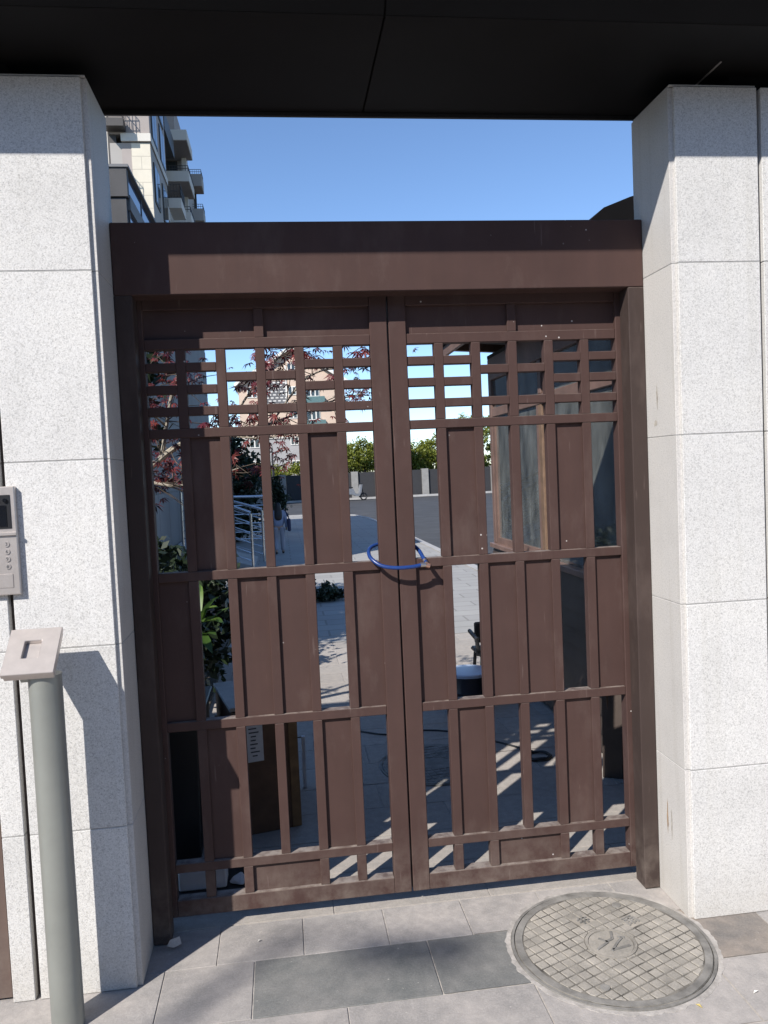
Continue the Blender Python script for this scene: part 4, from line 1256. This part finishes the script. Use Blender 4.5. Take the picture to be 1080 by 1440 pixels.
railing([(-0.72, 13.6, 0.22), (-1.45, 13.6, 0.24), (-2.2, 13.6, 0.24)], 'stainless steel level railing at the back of the entrance ramp', 'stainless railings of the entrance ramp')
rp = MB().add([(-2.35, 11.7, 0), (-0.95, 11.7, 0), (-0.95, 13.5, 0), (-2.35, 13.5, 0), (-2.35, 11.7, 0.45), (-0.95, 11.7, 0.012), (-0.95, 13.5, 0.012), (-2.35, 13.5, 0.45)],
              [(4, 5, 6, 7), (0, 1, 5, 4), (1, 2, 6, 5), (2, 3, 7, 6), (3, 0, 4, 7)]).build('entrance_ramp', 'kerb')
tag(rp, kind='structure')

# ------------------------------------------------------------------ person walking away on the paving
def skin(name, verts, edges, radii, mat, parent, sub=2, root=0):
    me = bpy.data.meshes.new(name)
    me.from_pydata(verts, edges, [])
    tmp = bpy.data.objects.new(name + '_tmp', me)
    COL.objects.link(tmp)
    md = tmp.modifiers.new('s', 'SKIN')
    for i, r in enumerate(radii):
        rr = r if isinstance(r, tuple) else (r, r)
        rr = (rr[0] * KS, rr[1] * KS)
        me.skin_vertices[0].data[i].radius = rr
        me.skin_vertices[0].data[i].use_root = (i == root)
    ss = tmp.modifiers.new('u', 'SUBSURF'); ss.levels = sub; ss.render_levels = sub
    dg = bpy.context.evaluated_depsgraph_get()
    m2 = bpy.data.meshes.new_from_object(tmp.evaluated_get(dg))
    bpy.data.objects.remove(tmp)
    m2.polygons.foreach_set('use_smooth', [True] * len(m2.polygons))
    m2.materials.clear(); m2.materials.append(M[mat]); m2.name = name
    o = bpy.data.objects.new(name, m2)
    o.location = (0, 0, 0)
    return link(o, parent)
PX, PY = -0.50, 13.85
pe = empty('person', (PX, PY, 0), 'small person in a pale blue jacket and pale trousers with long dark hair', 'person')
KS = 0.68
def pv(*l): return [(PX + x * KS, PY + y * KS, z * KS) for x, y, z in l]
J = pv((0, 0, 0.84), (0, 0.01, 1.02), (0, 0.02, 1.22), (0, 0.02, 1.31), (0, 0.03, 1.37), (0, 0.035, 1.46), (0, 0.03, 1.53),
       (-0.09, 0, 0.80), (-0.10, 0.10, 0.46), (-0.10, -0.06, 0.08), (-0.10, 0.06, 0.035),
       (0.09, 0, 0.80), (0.10, 0.04, 0.45), (0.10, 0.12, 0.07), (0.10, 0.25, 0.035),
       (-0.17, 0.02, 1.28), (-0.22, -0.03, 1.03), (-0.22, 0.08, 0.82), (-0.22, 0.11, 0.74),
       (0.17, 0.02, 1.28), (0.215, 0.0, 1.03), (0.225, 0.05, 0.80), (0.228, 0.07, 0.72))
E_ = [(0, 1), (1, 2), (2, 3), (3, 4), (4, 5), (5, 6), (0, 7), (7, 8), (8, 9), (9, 10), (0, 11), (11, 12), (12, 13), (13, 14),
      (3, 15), (15, 16), (16, 17), (17, 18), (3, 19), (19, 20), (20, 21), (21, 22)]
Rr = [(0.13, 0.09), (0.11, 0.08), (0.14, 0.09), 0.06, 0.048, (0.075, 0.09), (0.06, 0.075), 0.075, 0.052, 0.035, 0.032, 0.075, 0.052, 0.035, 0.032,
      0.048, 0.036, 0.028, 0.03, 0.048, 0.036, 0.028, 0.03]
skin('body', J, E_, Rr, 'skin', pe)
skin('jacket', pv((0, 0, 0.80), (0, 0.01, 1.02), (0, 0.02, 1.22), (0, 0.02, 1.33), (-0.17, 0.02, 1.28), (-0.225, -0.03, 1.03), (-0.225, 0.08, 0.80), (0.17, 0.02, 1.28), (0.22, 0, 1.03), (0.228, 0.05, 0.80)),
     [(0, 1), (1, 2), (2, 3), (2, 4), (4, 5), (5, 6), (2, 7), (7, 8), (8, 9)],
     [(0.19, 0.13), (0.17, 0.12), (0.17, 0.125), 0.075, 0.07, 0.058, 0.048, 0.07, 0.058, 0.048], 'jacket', pe)
for s, pts in (('l', ((-0.085, 0, 0.84), (-0.09, 0, 0.78), (-0.10, 0.10, 0.46), (-0.10, -0.05, 0.10))), ('r', ((0.085, 0, 0.84), (0.09, 0, 0.78), (0.10, 0.04, 0.45), (0.10, 0.12, 0.09)))):
    skin('trouser_leg', pv(*pts), [(0, 1), (1, 2), (2, 3)], [0.09, 0.098, 0.078, 0.068], 'trousers', pe)
for pts in (((-0.10, -0.08, 0.045), (-0.10, 0.0, 0.045), (-0.10, 0.13, 0.03)), ((0.10, 0.09, 0.045), (0.10, 0.17, 0.045), (0.10, 0.31, 0.03))):
    skin('shoe', pv(*pts), [(0, 1), (1, 2)], [0.04, 0.046, 0.033], 'shoe', pe)
skin('hair', pv((0, 0.02, 1.56), (0, -0.02, 1.48), (0, -0.06, 1.34), (0, -0.10, 1.16), (0.0, -0.11, 1.02)), [(0, 1), (1, 2), (2, 3), (3, 4)], [(0.07, 0.08), (0.10, 0.10), (0.12, 0.055), (0.13, 0.045), (0.10, 0.03)], 'hair', pe)
bg_ = empty('shoulder_bag', (PX + 0.21, PY - 0.02, 0.48), 'navy shoulder bag carried at the side of the person in the pale jacket', 'bag')
MB().box(PX + 0.18, PX + 0.25, PY - 0.13, PY + 0.09, 0.47, 0.73).build('pouch', 'bag', bg_, 0.02)
MB().tube(smooth_path([(PX + 0.215, PY - 0.09, 0.73), (PX + 0.18, PY - 0.03, 0.84), (PX + 0.115, PY, 0.93), (PX + 0.16, PY + 0.05, 0.84), (PX + 0.215, PY + 0.07, 0.73)], 4), 0.010, 6).build('strap', 'bag', bg_, 0, True)

# ------------------------------------------------------------------ street lamps
def lamp(x, y, h, label):
    root = empty('street_lamp', (x, y, 0), label, 'street lamp', 'slim black street lamps along the paving')
    MB().tube([(x, y, 0), (x, y, h)], [0.05, 0.032], 10).build('pole', 'lamp', root, 0, True)
    MB().tube([(x, y, h - 0.02), (x + 0.18, y - 0.05, h + 0.06)], 0.018, 8).build('arm', 'lamp', root, 0, True)
    MB().bar((x + 0.16, y - 0.05, h + 0.055), (x + 0.56, y - 0.12, h + 0.15), 0.11, 0.035).build('lamp_head', 'lamp', root, 0.01)
lamp(-0.70, 30.2, 2.50, 'slim black street lamp, tallest of the three beyond the person')
lamp(-0.85, 33.5, 2.22, 'slim black street lamp, middle one of the three beyond the person')
lamp(-0.72, 36.5, 1.98, 'slim black street lamp, lowest of the three beyond the person')
lamp(6.9, 31.0, 2.75, 'slim black street lamp against the dark fence, right of the gate middle')

# ------------------------------------------------------------------ podium wing and apartment tower (left)
po = empty('podium_wing', (-2.4, 8.6, 0), 'dark grey two storey wing with blue glass band along the left, behind the maple', 'building')
bx('wall', 'podium_wall', po, -6.5, -2.40, 9.25, 21.0, 0, 5.35)
bx('end_pier', 'pier_stone', po, -6.6, -2.40, 9.15, 9.2495, 0, 5.70)
bx('end_pier', 'pier_stone', po, -6.6, -2.37, 9.12, 9.2495, 5.715, 6.12)
bx('glass_band', 'podium_glass', po, -6.4, -2.392, 9.26, 21.0, 5.78, 6.10)
bx('beam', 'podium_wall', po, -6.45, -2.36, 9.255, 21.05, 5.56, 5.778)
bx('glass_band', 'podium_glass', po, -6.4, -2.396, 9.26, 21.0, 5.352, 5.558)
bx('coping', 'podium_wall', po, -6.5, -2.34, 9.10, 21.1, 6.121, 6.16)
for k in range(10):
    for j in range(4):
        y0 = 9.28 + k * 1.17; z0 = 0.15 + j * 1.28
        shared_box('cladding_panel', 'podium_wall', po, (-2.392, y0 + 0.578, z0 + 0.632), (0.014, 1.156, 1.264))
for k in range(11):
    bx('glazing_bar', 'dark_frame', po, -2.4, -2.382, 9.28 + k * 1.16, 9.32 + k * 1.16, 5.355, 6.10)

tw_ = empty('apartment_tower', (-8, 40, 0), 'tall cream and grey apartment tower with stacked balconies at the upper left', 'building')
bx('wall', 'tower_white', tw_, -22, -7.75, 38.2, 64.0, 0, 33)
bx('bay_wall', 'cream', tw_, -6.75, -5.85, 38.0, 38.04, 0, 18.0)
bx('bay_wall', 'tower_grey', tw_, -7.749, -5.86, 38.05, 44.0, 0, 18.0)
bx('cornice', 'tower_white', tw_, -7.2, -5.80, 37.9, 44.05, 18.05, 18.42)
bx('bay_wall', 'taupe', tw_, -7.748, -5.85, 38.06, 44.0, 18.43, 23.0)
bx('pier', 'dark_frame', tw_, -7.85, -7.45, 38.12, 38.199, 0, 24)
bx('pier', 'taupe', tw_, -7.2, -6.752, 38.02, 38.049, 0, 18)
for z in (13.5, 16.6, 19.7, 22.0):
    for y0 in (38.7, 41.6):
        f = bx('window', 'dark_frame', tw_, -5.859, -5.80, y0, y0 + 1.7, z - 1.2, z + 0.75)
        bx('pane', 'win_glass', f, -5.7995, -5.785, y0 + 0.08, y0 + 0.8, z - 1.1, z + 0.66)
        bx('pane', 'win_glass', f, -5.7995, -5.785, y0 + 0.88, y0 + 1.62, z - 1.1, z + 0.66)
def grille(root, x0, x1, y0, y1, z0, z1, name='railing'):
    mb = MB()
    for z in (z0, (z0 + z1) / 2, z1):
        mb.bar((x0, y0, z), (x1, y0, z), 0.03); mb.bar((x1, y0, z), (x1, y1, z), 0.03)
    n = max(2, int(abs(x1 - x0) / 0.16))
    for k in range(n + 1):
        x = x0 + (x1 - x0) * k / n; mb.bar((x, y0, z0), (x, y0, z1), 0.02)
    n = max(2, int(abs(y1 - y0) / 0.16))
    for k in range(n + 1):
        y_ = y0 + (y1 - y0) * k / n; mb.bar((x1, y_, z0), (x1, y_, z1), 0.02)
    return mb.build(name, 'dark_frame', root)
# balconies: slab, front, soffit
def balcony(x0, x1, y0, y1, z, hf, mat='tower_white', rail=True, door=True):
    b = bx('balcony', mat, tw_, x0, x1, y0, y1, z, z + 0.18)
    bx('parapet', mat, b, x0, x1, y0 - 0.002, y0 + 0.1, z + 0.1805, z + hf)
    bx('parapet', mat, b, x1 - 0.1, x1 + 0.002, y0 + 0.1005, y1, z + 0.1805, z + hf)
    bx('soffit', 'taupe', b, x0 + 0.05, x1 - 0.05, y0 + 0.05, y1 - 0.05, z - 0.03, z - 0.001)
    if rail:
        grille(b, x0, x1 - 0.03, y0 + 0.04, y1, z + hf, z + hf + 0.35)
    return b
for k, z in enumerate((23.85, 21.2, 18.55, 15.9, 13.2)):
    balcony(-7.74, -5.35, 52.0, 55.5, z - 0.05, 0.66, 'tower_white', k > 0)
    bx('window', 'dark_frame', tw_, -7.745, -6.4, 55.4, 55.46, z - 2.0, z - 0.12)
    bx('pane', 'win_glass', tw_, -7.6, -7.1, 55.36, 55.399, z - 1.95, z - 0.2)
    bx('pane', 'win_glass', tw_, -7.0, -6.5, 55.36, 55.399, z - 1.95, z - 0.2)
    bx('pier', 'tower_white', tw_, -6.05, -5.75, 54.9, 55.3, z - 2.0, z - 0.09)
for z in (24.35, 21.7, 19.0, 16.2):
    balcony(-7.74, -5.30, 62.0, 63.9, z, 0.9, 'tower_grey', True)
    bx('pier', 'dark_frame', tw_, -6.4, -5.9, 63.7, 63.9, z - 1.9, z - 0.035)
bx('wall', 'tower_grey', tw_, -7.749, -6.1, 55.5, 63.85, 0, 24)
bx('roof_room', 'taupe', tw_, -7.748, -6.2, 53.0, 61.0, 24.55, 26.6)
for z in (14.6, 17.4):
    b = bx('balcony', 'tower_white', tw_, -5.859, -5.15, 44.2, 46.4, z - 0.5, z + 0.05)
    grille(b, -5.85, -5.18, 44.2, 46.4, z + 0.08, z + 0.8)
b = bx('balcony', 'dark_frame', tw_, -7.9, -6.95, 37.3, 38.0, 18.52, 18.9); grille(b, -7.9, -6.98, 37.3, 38.0, 18.95, 19.9)
b = bx('balcony', 'taupe', tw_, -7.8, -6.8, 37.4, 38.0, 15.2, 15.35); grille(b, -7.8, -6.83, 37.4, 38.0, 15.4, 16.5)
bx('balcony', 'dark_frame', tw_, -7.7, -6.15, 47.0, 51.5, 22.4, 23.6)
bx('balcony', 'tower_white', tw_, -7.7, -6.6, 47.2, 51.2, 18.2, 19.0)

# ------------------------------------------------------------------ beige gabled block in the distance
be = empty('gabled_block', (1.7, 105, 0), 'beige gabled apartment block with white bargeboards far behind the gate', 'building')
GX0, GX1, GY = -5.3, 8.7, 105.0
pk_, ev = 18.2, 13.6
MB().prism([(GX0, 6.5), (GX1, 6.5), (GX1, ev), (1.9, pk_ - 0.1), (GX0, ev)], 'y', GY, GY + 14).build('wall', 'beige', be)
bx('shaded_lower_wall', 'beige_shaded', be, GX0, GX1, GY, GY + 14, 0, 6.495)  # lower storeys carry a neighbour's shadow as grey colour
for (a, b) in (((GX0 - 0.5, ev - 0.25), (1.9, pk_)), ((1.9, pk_), (GX1 + 0.5, ev - 0.25))):
    MB().prism([(a[0], a[1]), (b[0], b[1]), (b[0], b[1] + 0.45), (a[0], a[1] + 0.45)], 'y', GY - 0.7, GY + 14.5).build('roof', 'white_trim', be)
def window(x0, x1, z0, z1, frame='white_trim', n=2):
    f = bx('window', frame, be, x0, x1, GY - 0.08, GY - 0.002, z0, z1)
    w = (x1 - x0) / n
    for k in range(n):
        bx('pane', 'win_glass', f, x0 + w * k + 0.09, x0 + w * (k + 1) - 0.09, GY - 0.10, GY - 0.0805, z0 + 0.12, z1 - 0.12)
for z in (15.25, 12.1, 9.0, 5.5, 2.3):
    window(1.2, 2.25, z, z + 1.15)
    if z < 14:
        window(3.6, 5.3, z - 0.3, z + 1.25, 'white_trim', 3)
        bx('balcony', 'green_glass', be, 3.3, 5.95, GY - 1.0, GY - 0.05, z - 1.25, z - 0.35)
        bx('pier', 'tower_white', be, 3.05, 3.28, GY - 0.6, GY - 0.003, z - 1.3, z + 1.8)
        window(-4.2, -2.9, z - 0.2, z + 1.3, 'white_trim', 2)
bx('lattice_panel', 'louvre', be, -1.75, 0.85, GY - 0.06, GY - 0.004, 10.9, 14.0)
bx('trim_band', 'white_trim', be, 0.86, 1.05, GY - 0.1, GY - 0.004, 10.5, 16.0)
bx('trim_band', 'tower_white', be, GX0, GX1, GY - 0.12, GY - 0.004, 6.42, 6.62)

# ------------------------------------------------------------------ far fence, trees, parked scooters
ff = empty('boundary_fence', (2, 47.6, 0), 'dark boundary fence with pale square posts across the far side of the road', 'fence')
px_ = -14.0
while px_ < 18:
    bx('post', 'fence_post', ff, px_, px_ + 0.42, 47.4, 47.8, -0.05, 1.62)
    bx('panel', 'fence_dark', ff, px_ + 0.425, px_ + 1.495, 47.55, 47.62, -0.03, 1.56)
    px_ += 1.5
tl_ = [((9.6, 93), 5.4, (2.6, 2.0, 1.9)), ((12.6, 95), 5.0, (2.3, 2.0, 1.8)), ((16.0, 92), 4.9, (2.4, 2.0, 1.8)), ((19.3, 94), 5.8, (2.6, 2.2, 2.0)), ((23.4, 93), 8.4, (3.2, 2.5, 3.2)), ((6.6, 96), 4.6, (1.8, 1.8, 1.5))]
tlab = ['bushy green tree seen through the left leaf beside its centre stile', 'bushy green tree mostly hidden behind the centre stiles of the gate',
        'bushy green tree seen through the right leaf just past the centre stile', 'rounder green tree second from the centre stile in the right leaf',
        'tall green tree beside the guard booth at the far right', 'small green tree at the edge of the beige gabled block']
for (c, h, rad), lb in zip(tl_, tlab):
    tree('broadleaf_tree', c, h, (c[0], c[1], h - rad[2]), rad, 95, 55, 0.55, 0.30, lb, 'tree_leaf', 'green trees beyond the boundary fence')

# low growth massed behind the fence, below the tree crowns
pts_ = np.concatenate([clumps((x_, 99.0 + rng.uniform(-1.5, 1.5), 1.6), (1.6, 1.2, 1.5), 26, 40, 0.55) for x_ in np.arange(-9.0, 33.0, 2.1)])
v_, f_ = leaf_quads(pts_, 0.34)
tl2 = raw('far_shrubbery', v_, f_, 'tree_leaf')
tag(tl2, 'mass of green shrubs behind the dark boundary fence, under the tree crowns', 'shrubs', None, 'stuff')

def scooter(x, y, ang, mat, label):
    root = empty('motor_scooter', (x, y, -0.1), label, 'scooter', 'scooters parked before the boundary fence')
    ca, sa = math.cos(ang), math.sin(ang)
    def L(u, v, w): return (x + u * ca - v * sa, y + u * sa + v * ca, w - 0.11)
    for u in (-0.6, 0.6):
        ring = [L(u + 0.2 * math.cos(t * 0.5236), 0, 0.23 + 0.2 * math.sin(t * 0.5236)) for t in range(13)]
        MB().tube(ring, 0.045, 6, False).build('wheel', 'rubber', root, 0, True)
    MB().prism([(-0.75, 0.45), (-0.2, 0.38), (0.1, 0.28), (0.3, 0.28), (0.42, 0.5), (0.5, 0.95), (0.4, 0.95), (0.28, 0.42), (0.05, 0.42), (-0.1, 0.72), (-0.8, 0.75)], 'y', -0.13, 0.13)
    mb = MB(); mb.prism([(-0.75, 0.45), (-0.2, 0.38), (0.1, 0.28), (0.3, 0.28), (0.42, 0.5), (0.5, 0.95), (0.4, 0.95), (0.28, 0.42), (0.05, 0.42), (-0.1, 0.72), (-0.8, 0.75)], 'y', -0.13, 0.13)
    mb.v = [L(*p) for p in mb.v]
    mb.build('body', mat, root)
    mb = MB(); mb.box(-0.78, -0.12, -0.12, 0.12, 0.755, 0.83); mb.v = [L(*p) for p in mb.v]; mb.build('seat', 'rubber', root)
    MB().tube([L(0.43, -0.32, 1.05), L(0.46, 0, 1.0), L(0.43, 0.32, 1.05)], 0.02, 6).build('handlebar', 'rubber', root)
    MB().tube([L(0.6, 0, 0.23), L(0.46, 0, 0.98)], 0.03, 6).build('fork', 'rubber', root)
scooter(3.9, 44.8, 0.3, 'scooter_grey', 'pale grey motor scooter parked before the dark fence, right one of the pair')
scooter(2.9, 45.6, 2.6, 'scooter_red', 'dark motor scooter parked before the dark fence, left one of the pair')

# ------------------------------------------------------------------ unseen terrace added behind the camera to cut sky light on the gate
te = empty('sky_cut_terrace', (0, -15, 0), 'unseen grey rendered terrace added across the street to cut the sky light', 'building')
bx('wall', 'tower_white', te, -26, 26, -22.0, -14.5, -0.2, 6.4)
bx('roof', 'taupe', te, -26.3, 26.3, -22.3, -14.2, 6.401, 6.7)
for f_ in range(2):
    for k in range(14):
        x0 = -24.6 + k * 3.6; z0 = 0.9 + f_ * 3.0
        w_ = shared_box('window', 'dark_frame', te, (x0 + 0.8, -14.46, z0 + 0.75), (1.6, 0.078, 1.5))
        shared_box('pane', 'win_glass', te, (x0 + 0.8, -14.41, z0 + 0.75), (1.44, 0.02, 1.34))

# tall street lamp across the street: the soft band of shade on the paving is its own shadow
sp_ = empty('street_lamp', (-9.37, -10.0, 0), 'tall slim street lamp standing in the street outside the picture', 'street lamp')
MB().tube([(-9.37, -10, -0.12), (-9.37, -10, 6.0), (-9.37, -10, 11.0)], [0.09, 0.05, 0.030], 12).build('pole', 'steel_pole', sp_, 0, True)
MB().tube([(-9.37, -10, 10.95), (-9.25, -10.12, 11.08), (-9.15, -10.24, 11.1)], 0.022, 8).build('arm', 'steel_pole', sp_, 0, True)
MB().obox((-9.05, -10.28, 11.1), Vector((0.20, -0.05, 0.01)), Vector((0.015, 0.06, 0)), Vector((0, 0, 0.025))).build('lamp_head', 'steel_pole', sp_, 0.01)

def fallen_leaf(x, y, a, L, mat, label):
    d = Vector((math.cos(a), math.sin(a), 0)); n = Vector((-d.y, d.x, 0)); c = Vector((x, y, 0.003))
    vs = [c - d * L / 2, c - d * L * 0.1 + n * L * 0.2 + Vector((0, 0, 0.006)), c + d * L / 2 + Vector((0, 0, 0.004)), c - n * L * 0.22 + Vector((0, 0, 0.007)), c + Vector((0, 0, 0.001))]
    o = raw('fallen_leaf', [tuple(v) for v in vs], [(0, 4, 1), (1, 4, 2), (2, 4, 3), (3, 4, 0)], mat)
    tag(o, label, 'leaf')
M['leaf_yellow'] = plain('dry_yellow_leaf', (0.42, 0.33, 0.10), 0.7)
M['leaf_white'] = plain('white_scrap', (0.62, 0.60, 0.56), 0.8)
fallen_leaf(0.742, -0.741, 2.3, 0.022, 'leaf_yellow', 'tiny dry yellow leaf lying just below the manhole rim')
fallen_leaf(0.941, -0.714, 0.2, 0.020, 'leaf_white', 'tiny pale dry leaf lying right of the manhole rim')
fallen_leaf(-0.574, -0.13, 0.5, 0.014, 'leaf_white', 'tiny pale leaf scrap on the paving before the left gate leaf')
